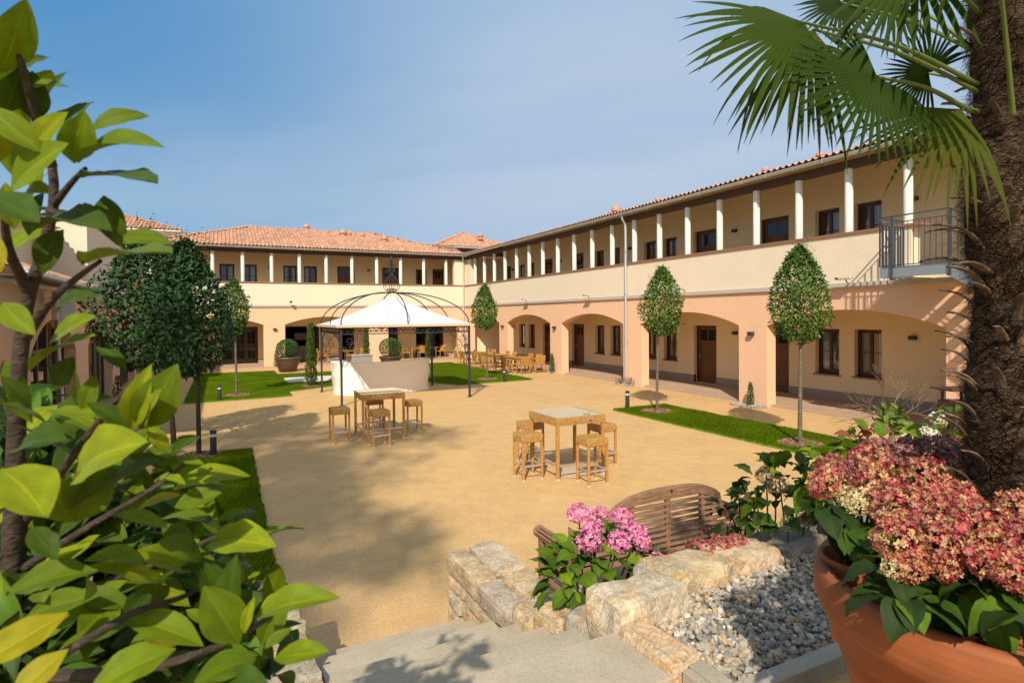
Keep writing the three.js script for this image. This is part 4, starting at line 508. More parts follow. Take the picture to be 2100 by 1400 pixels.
// ---------------------------------------------------------------- gazebo
{
  const cx = 5.63, cz = -21.25, hx = 2.2, hz = 2.05, t = thing('gazebo', 'wrought iron gazebo with white tent roof and spired crown', 'gazebo', [cx, 0, cz]), top = 2.5;
  const corners = [[-hx, hz], [hx, hz], [hx, -hz], [-hx, -hz]];
  for (const [x, z] of corners) mesh('post', [cbox(x, top / 2, z, 0.065, top, 0.065), cbox(x, 0.01, z, 0.14, 0.02, 0.14)], C.iron, t);
  mesh('beam', [box(-hx - 0.16, hx + 0.16, top + 0.0, top + 0.075, hz - 0.06, hz + 0.12), box(-hx - 0.16, hx + 0.16, top, top + 0.075, -hz - 0.12, -hz + 0.06), box(-hx - 0.16, -hx + 0.02, top + 0.001, top + 0.074, -hz + 0.06, hz - 0.06), box(hx - 0.02, hx + 0.16, top + 0.001, top + 0.074, -hz + 0.06, hz - 0.06)], C.canvasTrim, t);
  mesh('frame_rail', [box(-hx, hx, top - 0.23, top - 0.205, hz - 0.012, hz + 0.012), box(-hx, hx, top - 0.23, top - 0.205, -hz - 0.012, -hz + 0.012), box(-hx - 0.012, -hx + 0.012, top - 0.23, top - 0.205, -hz, hz), box(hx - 0.012, hx + 0.012, top - 0.23, top - 0.205, -hz, hz), box(-hx, hx, top - 0.03, top, hz - 0.02, hz + 0.02), box(-hx, hx, top - 0.03, top, -hz - 0.02, -hz + 0.02), box(-hx - 0.02, -hx + 0.02, top - 0.03, top, -hz, hz), box(hx - 0.02, hx + 0.02, top - 0.03, top, -hz, hz)], C.iron, t);
  const ringG = new THREE.TorusGeometry(0.083, 0.0085, 5, 18), side = [[0, hz, 0, hx], [0, -hz, 0, hx], [-hx, 0, 1, hz], [hx, 0, 1, hz]];
  for (const [x, z, turn, h] of side) { const n = Math.round((2 * h - 0.1) / 0.178); for (let i = 0; i < n; i++) { const g = ringG.clone(); const u = -h + 0.05 + (i + 0.5) * (2 * h - 0.1) / n; if (turn) { g.rotateY(Math.PI / 2); g.translate(x, top - 0.118, u); } else g.translate(u, top - 0.118, z); mesh('ring', g, C.iron, t); } }
  // scrolled corner brackets
  const spiral = (c, r, a0, turns, sgn) => { const p = []; for (let i = 0; i <= 22; i++) { const k = i / 22, a = a0 + sgn * turns * 6.283 * k, q = r * (1 - 0.78 * k); p.push([c[0] + Math.cos(a) * q, c[1] + Math.sin(a) * q]); } return p; };
  const bracket = (len, drop) => { const L = [[[0, -drop], [len * 0.16, -drop * 0.62], [len * 0.45, -drop * 0.28], [len, -0.02]]]; L.push(spiral([len * 0.30, -drop * 0.20], 0.13, -2.2, 1.35, 1), spiral([len * 0.13, -drop * 0.44], 0.10, -1.2, 1.3, -1), spiral([len * 0.62, -drop * 0.085], 0.07, -2.4, 1.2, 1), spiral([len * 0.50, -drop * 0.46], 0.12, 2.4, 1.3, 1), spiral([len * 0.30, -drop * 0.72], 0.10, 2.2, 1.25, 1), [[len * 0.1, -drop * 0.98], [len * 0.28, -drop * 0.84], [len * 0.42, -drop * 0.56]]); return L; };
  for (const [x, z] of corners) for (const dir of [0, 1]) { const sgn = dir ? -Math.sign(z) : -Math.sign(x), gs = bracket(dir ? 0.75 : 0.72, 1.05).map((pl) => tube(pl.map(([u, y]) => (dir ? [x, top - 0.23 + y, z + sgn * (0.03 + u)] : [x + sgn * (0.03 + u), top - 0.23 + y, z])), 0.011, 26, 5)); mesh('scroll_bracket', gs, C.iron, t); }
  for (const s of [-1]) mesh('side_arch', [tube([[s * hx, 1.45, hz - 0.06], [s * hx, 1.95, hz - 0.2], [s * hx, 2.25, hz * 0.45], [s * hx, 2.27, 0], [s * hx, 2.25, -hz * 0.45], [s * hx, 1.95, -hz + 0.2], [s * hx, 1.45, -hz + 0.06]], 0.016, 40, 6)], C.iron, t);
  const apex = 3.72; for (const [x, z] of [...corners, [0, hz], [hx, 0], [0, -hz], [-hx, 0]]) { const p = []; for (let i = 0; i <= 12; i++) { const a = i / 12 * Math.PI / 2; p.push([x * (0.03 + 0.97 * Math.cos(a)), top + 0.07 + (apex - top - 0.07) * Math.sin(a), z * (0.03 + 0.97 * Math.cos(a))]); } mesh('rib', tube(p, 0.021, 30, 7), C.iron, t); }
  // canopy: concave tent
  const n = 48, m = 14, pos = [], uv = [], idx = []; for (let j = 0; j <= m; j++) for (let i = 0; i <= n; i++) { const a = i / n * 6.28318 + Math.PI / 4, k = 1 / Math.max(Math.abs(Math.cos(a)), Math.abs(Math.sin(a))), r = j / m, cr = Math.pow(Math.abs(Math.sin(2 * a)), 6), y = top + 0.08 + (apex - 0.10 - top - 0.08) * (Math.pow(1 - r, 1.32) * 0.9 + 0.1 * (1 - r)) - 0.02 * Math.sin(r * Math.PI) * (1 - cr); pos.push(Math.cos(a) * k * r * (hx + 0.08), y, Math.sin(a) * k * r * (hz + 0.06)); uv.push(i / 6, j / 6); }
  for (let j = 0; j < m; j++) for (let i = 0; i < n; i++) { const a = j * (n + 1) + i; idx.push(a, a + n + 1, a + 1, a + 1, a + n + 1, a + n + 2); } const cg = new THREE.BufferGeometry(); cg.setAttribute('position', new THREE.Float32BufferAttribute(pos, 3)); cg.setAttribute('uv', new THREE.Float32BufferAttribute(uv, 2)); cg.setIndex(idx); cg.computeVertexNormals(); mesh('canopy', cg, C.canvas, t, true);
  const seam = []; for (const [sx, sz] of [[1, 1], [1, -1], [-1, 1], [-1, -1], [0.33, 1], [-0.33, 1]]) { const p = []; for (let j = 1; j <= 10; j++) { const r = j / 10; p.push([sx * r * (hx + 0.07), top + 0.092 + (apex - 0.10 - top - 0.08) * (Math.pow(1 - r, 1.32) * 0.9 + 0.1 * (1 - r)), sz * r * (hz + 0.05)]); } seam.push(tube(p, 0.006, 24, 4)); } mesh('seam', seam, C.canvasTrim, t);
  // crown of bulging bars, then the scrolled spire
  const cr = []; for (let i = 0; i < 12; i++) { const a = i / 12 * 6.283, q = [[0.05, 3.74], [0.25, 3.82], [0.30, 3.98], [0.26, 4.12], [0.12, 4.30], [0.02, 4.46]].map(([r, y]) => [Math.cos(a) * r, y, Math.sin(a) * r]); cr.push(tube(q, 0.009, 20, 5)); }
  for (let i = 0; i < 8; i++) { const a = i / 8 * 6.283; cr.push(tube(spiral([0.12, 3.83], 0.06, -1.6, 1.2, 1).map(([r, y]) => [Math.cos(a) * r, y, Math.sin(a) * r]), 0.008, 16, 5)); } mesh('crown', cr, C.iron, t);
  const sp = [bar(V3(0, 3.7, 0), V3(0, 5.0, 0), 0.012), bar(V3(0, 5.0, 0), V3(0, 5.22, 0), 0.012, 6, 0.002)]; for (let i = 0; i < 6; i++) { const a = i / 6 * 6.283, f = (q) => q.map(([r, y]) => [Math.cos(a) * r, y, Math.sin(a) * r]); sp.push(tube(f([[0.01, 4.46], [0.09, 4.55], [0.14, 4.68], [0.10, 4.8], [0.02, 4.88]]), 0.009, 18, 5), tube(f(spiral([0.10, 4.52], 0.055, -2.2, 1.2, 1)), 0.008, 16, 5), tube(f(spiral([0.075, 4.74], 0.05, 0.5, 1.2, 1)), 0.007, 14, 5)); } { const q = new THREE.SphereGeometry(0.04, 10, 8); q.translate(0, 5.0, 0); sp.push(q); const w = new THREE.SphereGeometry(0.045, 10, 8); w.scale(1, 1.6, 1); w.translate(0, 4.93, 0); sp.push(w); } mesh('spire', sp, C.iron, t);
}
// ---------------------------------------------------------------- white bar under the gazebo
{
  const t = thing('bar_counter', 'curved white bar counter under the gazebo roof', 'bar counter'), plan = new THREE.CatmullRomCurve3([V3(3.82, 0, -23.1), V3(3.74, 0, -22.3), V3(3.95, 0, -21.76), V3(4.5, 0, -21.42), V3(5.5, 0, -21.36), V3(6.5, 0, -21.55), V3(7.2, 0, -21.95), V3(7.38, 0, -22.6)]), N = 72, prof = [[0.02, 0], [0, 0.12], [-0.015, 0.35], [0.03, 0.62], [0.05, 0.72], [0.015, 0.95], [0.035, 1.1], [0.055, 1.17], [0.05, 1.19]], pos = [], idx = [];
  const pts = plan.getSpacedPoints(N), nor = pts.map((p, i) => { const d = pts[Math.min(N, i + 1)].clone().sub(pts[Math.max(0, i - 1)]).normalize(); return V3(-d.z, 0, d.x).normalize(); });
  const cols = [...prof, [-0.42, 1.19], [-0.42, 1.13], [-0.40, 0]];
  for (let i = 0; i <= N; i++) for (const [o, y] of cols) { const w = Math.sin(i / N * Math.PI) , e = Math.abs(i / N - 0.5) * 2, p = pts[i].clone().addScaledVector(nor[i], o * (0.4 + 0.9 * e) + (y > 1 ? 0.02 : 0)); pos.push(p.x, y + (y > 1.1 ? 0.0 : 0) + 0 * w, p.z); }
  const K = cols.length; for (let i = 0; i < N; i++) for (let j = 0; j < K - 1; j++) { const a = i * K + j, b = a + K; idx.push(a, b, a + 1, a + 1, b, b + 1); }
  for (const i of [0, N]) for (let j = 1; j < K - 1; j++) idx.push(i * K, i * K + j, i * K + j + 1);
  const g = new THREE.BufferGeometry(); g.setAttribute('position', new THREE.Float32BufferAttribute(pos, 3)); g.setIndex(idx); g.computeVertexNormals(); mesh('counter_shell', g, phys({ color: lin(0.80, 0.77, 0.70), roughness: 0.4, side: THREE.DoubleSide }), t);
  const tr = thing('serving_cabinet', 'grey serving cabinet behind the white bar beside the cypress', 'cabinet', [6.1, 0, -28.9]); mesh('cabinet_body', box(-0.5, 0.5, 0.02, 0.98, -0.3, 0.3, 0.02), std({ color: lin(0.28, 0.25, 0.22), roughness: 0.5 }), tr); mesh('cabinet_top', box(-0.53, 0.53, 0.98, 1.02, -0.33, 0.33), std({ color: lin(0.36, 0.33, 0.29), roughness: 0.4 }), tr);
}
{ const t = thing('white_slab', 'low white stone slab lying in the notched lawn behind the cypress', 'slab', [0, 0, 0]); mesh('slab_top', box(2.55, 5.1, 0.02, 0.12, -28.55, -26.95, 0.02), C.slab, t); }
// ---------------------------------------------------------------- bollards
{
  const b0 = thing('bollard_light', 'grey round bollard light at the corner of the shaded plot, nearest to the lemon shrub', 'bollard', [-0.17, 0, -13.45], 0, 'grey bollard lights on the lawns');
  mesh('bollard_post', lathe([[0, 0], [0.062, 0], [0.062, 0.40], [0.05, 0.405], [0.05, 0.47], [0.062, 0.475], [0.062, 0.53], [0.055, 0.54], [0, 0.54]], 20), C.lamp, b0); mesh('lamp_window', lathe([[0.0515, 0.41], [0.0515, 0.465]], 20), std({ color: lin(0.55, 0.55, 0.52), roughness: 0.2 }), b0);
  dup(b0, [-0.07, 0, -22.52], 0, 'grey bollard light on the notched lawn beside the slim tree'); dup(b0, [10.94, 0, -14.29], 0, 'grey bollard light at the corner of the grass strip by the bar table'); dup(b0, [10.9, 0, -22.78], 0, 'grey bollard light before the dining chairs beside the small tree');
}
// ---------------------------------------------------------------- bar tables and stools
function stool(label, p, turn, group) {
  const t = thing('bar_stool', label, 'bar stool', p, turn, group), w = 0.2;
  mesh('seat', [cbox(0, 0.715, 0, 0.405, 0.14, 0.405, 0.018)], C.wicker, t);
  for (const [x, z] of [[-1, -1], [1, -1], [1, 1], [-1, 1]]) { const l = mesh('leg', cbox(x * (w - 0.022), 0.335, z * (w - 0.022), 0.04, 0.62, 0.04, 0.006), C.rattan, t); mesh('foot', cbox(x * (w - 0.022), 0.012, z * (w - 0.022), 0.036, 0.024, 0.036), C.slab, l); }
  for (const s of [-1, 1]) { mesh('footrest', cbox(0, 0.245, s * (w - 0.022), 0.318, 0.035, 0.02, 0.004), C.alu, t); mesh('footrest', cbox(s * (w - 0.022), 0.245, 0, 0.02, 0.035, 0.318, 0.004), C.alu, t); }
  return t;
}
function barTable(label, p, turn, glassTop) {
  const t = thing('bar_table', label, 'bar table', p, turn, 'wicker bar tables'), w = 0.5, h = 1.06;
  mesh('apron', [box(-w, w, h - 0.13, h, w - 0.035, w), box(-w, w, h - 0.13, h, -w, -w + 0.035), box(-w, -w + 0.035, h - 0.13, h, -w + 0.035, w - 0.035), box(w - 0.035, w, h - 0.13, h, -w + 0.035, w - 0.035), box(-w + 0.035, w - 0.035, h - 0.05, h - 0.012, -w + 0.035, w - 0.035)], C.wicker, t);
  mesh('glass_top', box(-w + 0.004, w - 0.004, h + 0.002, h + 0.012, -w + 0.004, w - 0.004), glassTop, t);
  for (const [x, z] of [[-1, -1], [1, -1], [1, 1], [-1, 1]]) { const l = mesh('leg', cbox(x * (w - 0.032), (h - 0.13 + 0.03) / 2, z * (w - 0.032), 0.055, h - 0.16, 0.055, 0.008), C.rattan, t); mesh('foot', cbox(x * (w - 0.032), 0.015, z * (w - 0.032), 0.05, 0.03, 0.05), C.slab, l); }
  for (const s of [-1, 1]) { mesh('stretcher', cbox(0, 0.245, s * (w - 0.032), 0.88, 0.04, 0.025, 0.004), C.alu, t); mesh('stretcher', cbox(s * (w - 0.032), 0.245, 0, 0.025, 0.04, 0.88, 0.004), C.alu, t); }
  mesh('badge', box(0.16, 0.21, h - 0.09, h - 0.075, w, w + 0.003), C.plaque, t); return t;
}
const mirrorGlass = phys({ color: lin(0.34, 0.29, 0.19), roughness: 0.02, clearcoat: 1, clearcoatRoughness: 0.01, ior: 1.6 });
barTable('wicker bar table with bright glass top nearest to the gazebo', [3.34, 0, -13.87], -0.02, mirrorGlass); barTable('wicker bar table with glass top in the middle of the sand, nearest to the bench', [5.58, 0, -9.07], 0.0, mirrorGlass);
{ const A = 'wicker stools round the bar table by the gazebo', B = 'wicker stools round the bar table by the bench';
  stool('wicker bar stool standing apart at the outer side of the gazebo table, in the shade', [2.38, 0, -13.65], 0.03, A); stool('wicker bar stool in front of the gazebo table, nearest of its four', [3.09, 0, -12.86], 0.05, A); stool('wicker bar stool at the sunny end of the gazebo table with a shadow beside it', [4.19, 0, -14.0], 0.02, A); stool('wicker bar stool mostly hidden behind the legs of the gazebo table', [3.42, 0, -14.72], -0.05, A);
  stool('wicker bar stool at the gravel-court side of the near table, next to the dappled shade', [4.76, 0, -9.02], -0.02, B); stool('wicker bar stool closest to the carved bench at the near table', [5.56, 0, -8.23], -0.03, B); stool('wicker bar stool on the grass-strip side of the near table', [6.4, 0, -9.14], 0.04, B); stool('wicker bar stool behind the near table, its shaded side showing', [5.32, 0, -9.98], 0.05, B); }
{ const t = thing('ground_disc', 'pale round disc lying flat on the sand under the near bar table', 'disc', [5.62, 0, -8.92]); mesh('disc', lathe([[0, 0.001], [0.34, 0.001], [0.345, 0.008], [0.335, 0.014], [0, 0.016]], 40), std({ color: lin(0.62, 0.50, 0.36), roughness: 0.7, map: rep(concT, 0.8) }), t); }  // flat pale disc in one even colour, lying on the sand
// ---------------------------------------------------------------- dining chairs and tables
const chair0 = (() => {
  const t = thing('dining_chair', '', 'chair', [0, 0, 0], 0, 'honey-coloured woven armchairs');
  mesh('seat', cbox(0, 0.42, 0, 0.5, 0.06, 0.48, 0.015), C.chairweave, t); const b = mesh('backrest', cbox(0, 0, 0, 0.48, 0.42, 0.035, 0.012), C.chairweave, t); b.position.set(0, 0.66, -0.265); b.rotation.x = -0.17;
  for (const s of [-1, 1]) { mesh('leg', bar(V3(s * 0.25, 0, 0.22), V3(s * 0.25, 0.63, 0.2), 0.022, 6), C.chairwood, t); mesh('leg', bar(V3(s * 0.25, 0, -0.27), V3(s * 0.25, 0.45, -0.22), 0.022, 6), C.chairwood, t); mesh('back_post', bar(V3(s * 0.25, 0.45, -0.22), V3(s * 0.25, 0.88, -0.3), 0.02, 6), C.chairwood, t); mesh('armrest', tube([[s * 0.25, 0.66, -0.26], [s * 0.26, 0.67, 0], [s * 0.255, 0.63, 0.23]], 0.022, 8, 6), C.chairwood, t); }
  return t;
})();
let chairUsed = false;
function chair(x, z, turn, label, y = 0) { if (!chairUsed) { chairUsed = true; chair0.position.set(x, y, z); chair0.rotation.y = turn; chair0.userData.label = label; return; } dup(chair0, [x, y, z], turn, label); }
function diningTable(x, z, w, d, label, y = 0) { const t = thing('dining_table', label, 'table', [x, y, z], 0, 'honey-coloured dining tables'); const n = Math.max(4, Math.round(w / 0.12)); for (let i = 0; i < n; i++) mesh('slat', box(-w / 2 + w * i / n + 0.004, -w / 2 + w * (i + 1) / n - 0.004, 0.715, 0.74, -d / 2, d / 2), C.chairwood, t); mesh('apron', [box(-w / 2 + 0.04, w / 2 - 0.04, 0.64, 0.714, d / 2 - 0.07, d / 2 - 0.045), box(-w / 2 + 0.04, w / 2 - 0.04, 0.64, 0.714, -d / 2 + 0.045, -d / 2 + 0.07), box(-w / 2 + 0.04, -w / 2 + 0.065, 0.64, 0.714, -d / 2 + 0.07, d / 2 - 0.07), box(w / 2 - 0.065, w / 2 - 0.04, 0.64, 0.714, -d / 2 + 0.07, d / 2 - 0.07)], C.chairwood, t); for (const [a, b] of [[-1, -1], [1, -1], [1, 1], [-1, 1]]) mesh('leg', cbox(a * (w / 2 - 0.07), 0.357, b * (d / 2 - 0.07), 0.065, 0.714, 0.065), C.chairwood, t); }
{
  const Y = 0.055;
  diningTable(6.55, -38.3, 1.3, 0.8, 'small dining table in the far arch seen past the gazebo post', Y); chair(5.65, -38.2, 1.57, 'woven chair facing the small table beside the tall cypress', Y); chair(7.45, -38.25, -1.57, 'woven chair drawn back from the small table inside the gazebo outline', Y); chair(8.35, -38.5, 3.0, 'woven chair standing alone before the beige pier behind the bar', Y);
  diningTable(12.3, -38.6, 1.8, 0.8, 'dining table before the dark open doorway behind the bar', Y); chair(11.1, -38.5, 1.57, 'woven chair at the box-ball end of the doorway table', Y); chair(12.05, -37.8, 3.14, 'woven chair with its back to the courtyard beside the smallest cypress', Y); chair(13.6, -38.7, -1.2, 'woven chair turned sideways before the dark open doorway', Y); chair(12.5, -39.2, 0, 'woven chair behind the doorway table, mostly hidden', Y);
  const T = [[13.6, -26.9, 'slim tree'], [13.55, -29.6, 'gazebo post'], [13.5, -32.3, 'inner corner']];
  T.forEach(([x, z], i) => {
    diningTable(x, z, 0.9, 1.7, ['nearest dining table of the row under the arches', 'middle dining table of the row under the arches', 'farthest dining table of the row under the arches'][i]);
    const nm = ['nearest arch-row table', 'middle arch-row table', 'farthest arch-row table'][i], w = ['courtyard', 'arcade'];
    for (const [k, s] of [[0, -1], [1, 1]]) for (const [j, q] of [[0, -0.45], [1, 0.45]]) chair(x + s * 0.78, z + q, s < 0 ? 1.5 + 0.12 * (i - 1) : -1.6 + 0.1 * j, `woven chair, ${w[k]} side of ${nm}, ${j ? 'nearer' : 'farther'} of two`);
    if (i === 0) { chair(x - 0.3, z + 1.25, Math.PI + 0.06, 'woven chair with its back to the camera at the near table end, beside the grass'); chair(x + 0.62, z + 1.15, Math.PI - 0.1, 'woven chair, back to the camera at the near table end, next to dwarf cypress'); }
    const c = thing('table_lantern', ['small dark lantern on the nearest dining table', 'small dark lantern on the middle dining table', 'small dark lantern on the farthest dining table'][i], 'lantern', [x, 0.74, z]); mesh('lantern_body', lathe([[0, 0], [0.045, 0], [0.05, 0.05], [0.035, 0.1], [0.02, 0.13], [0, 0.135]], 10), C.lamp, c); mesh('handle', tube([[-0.03, 0.12, 0], [0, 0.17, 0], [0.03, 0.12, 0]], 0.004, 8, 4), C.lamp, c);
  });
}

// ---------------------------------------------------------------- terrace, steps and stone walls
const TY = 1.15;
{
  const g = new THREE.PlaneGeometry(14, 8, 40, 24); g.rotateX(-Math.PI / 2); g.translate(0, TY - 0.03, 1.83); const q = metric(g); q.setAttribute('color', new THREE.BufferAttribute(new Float32Array(q.attributes.position.count * 3).fill(0.93), 3)); struct('terrace_sand', q, C.sand, true);
  struct('terrace_earth', [box(-7, 0.55, -0.1, TY - 0.06, -2.6, -2.1), box(-7, 7, -0.1, TY - 0.06, -2.1, 5.8), box(1.86, 7, -0.1, TY - 0.06, -2.75, -2.1)], C.soilBed);
  const st = thing('staircase', 'flight of wide pale concrete steps down to the sand court', 'steps'), zs = [-4.80, -4.43, -4.05, -3.65, -3.26, -2.89, -2.50];
  zs.forEach((z, i) => { const y = TY * (i + 1) / 7, back = i < 6 ? zs[i + 1] + 0.02 : -2.06; mesh('step', box(0.56, 1.825, y - 0.15, y, z, back, 0.006), C.concrete, st); mesh('riser', box(0.57, 1.82, -0.05, y - 0.15, z + 0.02, back), C.concrete, st); });
}
// quarry stone: a box pushed out of true, edges knocked off
function rock(w, h, d, seed, rough = 1, n = [6, 4, 6]) {
  const R = rng(seed), g = new THREE.BoxGeometry(w, h, d, ...n), p = g.attributes.position, v = V3(), ox = R() * 90, a = Math.min(w, h, d);
  const jit = [0, 1, 2, 3, 4, 5, 6, 7].map(() => V3(R() - 0.5, R() - 0.5, R() - 0.5).multiply(V3(w * 0.10, h * 0.12, d * 0.12)));
  for (let i = 0; i < p.count; i++) {
    v.fromBufferAttribute(p, i); const u = v.x / w + 0.5, s = v.y / h + 0.5, t = v.z / d + 0.5;
    const e = [Math.abs(v.x / w) * 2, Math.abs(v.y / h) * 2, Math.abs(v.z / d) * 2].filter((k) => k > 0.98).length; if (e >= 2) v.multiplyScalar(1).sub(V3(Math.sign(v.x) * a * 0.06, Math.sign(v.y) * a * 0.06, Math.sign(v.z) * a * 0.06).multiplyScalar(e === 3 ? 1.2 : 0.9));
    for (let k = 0; k < 8; k++) { const wt = (k & 1 ? u : 1 - u) * (k & 2 ? s : 1 - s) * (k & 4 ? t : 1 - t); v.addScaledVector(jit[k], wt); }
    const f = (x) => n2(v.x * x + ox, v.y * x * 1.3 + v.z * x + ox, seed % 97) - 0.5; const o = v.clone().normalize().multiplyScalar((f(7) * 0.030 + f(19) * 0.014) * rough); v.add(o); p.setXYZ(i, v.x, v.y, v.z);
  }
  const q = g.toNonIndexed(); q.computeVertexNormals(); return q;
}
function stoneAt(par, x0, x1, y0, y1, z0, z1, mi, seed, rough = 1, turn = 0) { const g = rock(x1 - x0, y1 - y0, z1 - z0, seed, rough); const m = metric(g), uv = m.attributes.uv; for (let i = 0; i < uv.count; i++) uv.setXY(i, uv.getX(i) + seed * 0.137, uv.getY(i) + seed * 0.291); const o = mesh('stone', m, ROCK[mi], par, true); o.position.set((x0 + x1) / 2, (y0 + y1) / 2, (z0 + z1) / 2); o.rotation.y = turn; return o; }
{
  const w = thing('dry_stone_wall', 'rough dry stone wall stepping down beside the concrete steps', 'stone wall'); let sd = 300;
  const put = (a, b, c, d, e, f, m, r = 1, t = 0) => stoneAt(w, a, b, c, d, e, f, m, sd++, r, t);
  // lower courses of the face towards the steps
  const R = rng(88); for (const [y0, y1, zEnd] of [[-0.03, 0.16, -3.9], [0.16, 0.32, -3.8], [0.32, 0.46, -3.7]]) { let z = -5.12 + R() * 0.05; while (z < zEnd) { const L = 0.24 + 0.24 * R(); put(1.825 + 0.02 * R(), 2.07, y0 + 0.008, y1 - 0.006, z, z + L, [0, 1, 0, 3, 2][Math.floor(R() * 5)], 0.9); z += L + 0.012; } z = -5.1; while (z < -3.7) { const L = 0.3 + 0.2 * R(); put(2.075, 2.33, y0 + 0.008, y1 - 0.006, z, z + L, Math.floor(R() * 4), 0.9); z += L + 0.015; } }
  put(1.815, 2.03, 0.465, 0.665, -5.10, -4.36, 1, 0.9, 0.02); put(2.04, 2.33, 0.47, 0.67, -5.13, -4.47, 0, 0.9, -0.03); put(1.82, 2.05, 0.47, 0.66, -4.34, -3.77, 2, 0.9, 0.02); put(2.07, 2.32, 0.48, 0.65, -4.44, -3.8, 1, 0.9, -0.04); put(2.06, 2.2, 0.44, 0.60, -3.79, -3.62, 3, 0.9);
  put(2.16, 2.52, 0.42, 0.77, -3.82, -3.45, 3, 1.2, 0.3); put(1.82, 2.14, 0.52, 0.775, -3.75, -3.44, 1, 1, 0.05); put(1.815, 2.14, 0.62, 0.915, -3.42, -3.06, 1, 1, 0.08); put(1.82, 2.16, 0.78, 1.03, -3.05, -2.76, 2, 1, 0.06);
  put(1.83, 2.2, 0.1, 0.5, -3.75, -3.1, 2); put(1.83, 2.2, 0.1, 0.6, -3.1, -2.8, 0);
  const c = thing('retaining_wall', 'row of big rough coping stones bordering the gravel bed', 'stone wall');
  const cp = (...a) => stoneAt(c, ...a);
  cp(1.80, 2.33, 0.98, 1.30, -2.78, -2.44, 0, 401, 1.3, 0.06); cp(2.30, 2.46, 1.08, 1.235, -2.98, -2.76, 2, 402, 1.2, 0.4); cp(2.35, 2.86, 0.98, 1.26, -2.98, -2.64, 1, 403, 1.3, -0.05); cp(2.88, 3.34, 0.98, 1.26, -3.06, -2.66, 3, 404, 1.2, 0.05); cp(3.35, 3.86, 0.95, 1.25, -3.02, -2.68, 4, 405, 1.3, 0.03); cp(3.88, 4.5, 0.95, 1.27, -3.06, -2.72, 4, 406, 1.3, 0); cp(4.52, 5.1, 0.95, 1.26, -3.05, -2.7, 2, 407, 1.2); cp(5.12, 5.8, 0.95, 1.26, -3.05, -2.7, 1, 408, 1.2);
  for (let i = 0; i < 8; i++) { cp(2.2 + i * 0.47, 2.2 + i * 0.47 + 0.455, 0.5, 0.97, -3.0, -2.72, i % 4, 420 + i, 0.9); cp(2.1 + i * 0.5, 2.1 + i * 0.5 + 0.485, 0.0, 0.49, -3.02, -2.72, (i + 1) % 4, 440 + i, 0.9); }
  const f = thing('edging_stone', 'flat beige natural stone between the top step and the gravel', 'edging stone'); const e = stoneAt(f, 1.82, 2.03, 0.98, 1.205, -2.47, -2.06, 3, 451, 0.7, 0.02); e.name = 'stone_block';
  const l = thing('dry_stone_wall', 'low stone wall at the other side of the steps, mostly behind lemon leaves', 'stone wall'); let q = 500; for (const [y0, y1] of [[0, 0.2], [0.2, 0.4], [0.4, 0.6]]) for (let z = -5.0; z < -2.7; z += 0.42) stoneAt(l, 0.22, 0.53, y0, y1 - 0.008, z, z + 0.41, q % 4, q++, 0.9);
}
{ const k = thing('kerb', 'pale grey concrete kerb framing the gravel bed beside the terracotta pot', 'kerb'); mesh('kerb_slab', [box(1.90, 1.99, 0.95, 1.20, -2.04, -1.86, 0.006)], C.kerb, k); mesh('kerb_slab', box(1.905, 4.6, 0.95, 1.20, -1.855, -1.765, 0.006), C.kerb, k); mesh('kerb_slab', box(1.86, 1.905, 0.95, 1.185, -2.04, -1.72, 0.006), C.kerb, k); }
{ // crushed stone
  const R = rng(600), t = thing('gravel_bed', 'bed of grey and tan crushed stone behind the coping stones', 'gravel bed'), geos = [], mats = [];
  mesh('gravel_ground', box(1.99, 4.7, 0.9, 1.13, -2.72, -1.856), std({ color: lin(0.16, 0.145, 0.12), roughness: 1 }), t);
  for (let i = 0; i < 9; i++) { const g = new THREE.IcosahedronGeometry(1, 0), p = g.attributes.position, key = new Map(); for (let j = 0; j < p.count; j++) { const id = [p.getX(j), p.getY(j), p.getZ(j)].map((a) => a.toFixed(2)).join(); if (!key.has(id)) key.set(id, 0.72 + 0.5 * R()); const k = key.get(id); p.setXYZ(j, p.getX(j) * k, p.getY(j) * k * 0.62, p.getZ(j) * k * 0.78); } g.computeVertexNormals(); geos.push(metric(g)); }
  const pal = [[0.42, 0.36, 0.27], [0.32, 0.285, 0.24], [0.50, 0.40, 0.27], [0.26, 0.235, 0.20], [0.48, 0.33, 0.17], [0.58, 0.50, 0.38], [0.36, 0.315, 0.25]];
  for (const c of pal) mats.push(std({ color: lin(...c), roughness: 0.9, map: rep(grainT, 6), bumpMap: rep(bumpT, 4), bumpScale: 0.001 }));
  const buckets = geos.map(() => ({ m: [], c: [] })); let parts = 0;
  for (let i = 0; i < 4800; i++) {
    const x = 1.97 + Math.pow(R(), 1.15) * 2.6, z = -2.74 + R() * 0.89, s = 0.0135 + 0.014 * Math.pow(R(), 1.6), y = 1.125 + R() * 0.028 + (z < -2.6 ? 0.03 * (-2.6 - z) * 6 : 0), q = new THREE.Quaternion().setFromEuler(new THREE.Euler((R() - 0.5) * 1.6, R() * 6.28, (R() - 0.5) * 1.6)), k = Math.floor(R() * geos.length), c = Math.floor(R() * pal.length);
    if (s > 0.0195 && parts < 298 && x < 3.1 && y > 1.132) { const o = new THREE.Mesh(geos[k], mats[c]); o.name = 'gravel_stone'; o.castShadow = o.receiveShadow = true; o.position.set(x, y + 0.006, z); o.quaternion.copy(q); o.scale.setScalar(s * 1.05); t.add(o); parts++; } else { buckets[k].m.push(M4(V3(x, y, z), q, s)); const b = 0.85 + 0.3 * R(); buckets[k].c.push(lin(...pal[c].map((v) => v * b))); }
  }
  const gm = std({ roughness: 0.9, map: rep(grainT, 6), bumpMap: rep(bumpT, 4), bumpScale: 0.001 }); buckets.forEach((b, i) => instances('crushed_stone', geos[i], gm, b.m, b.c, t));
}
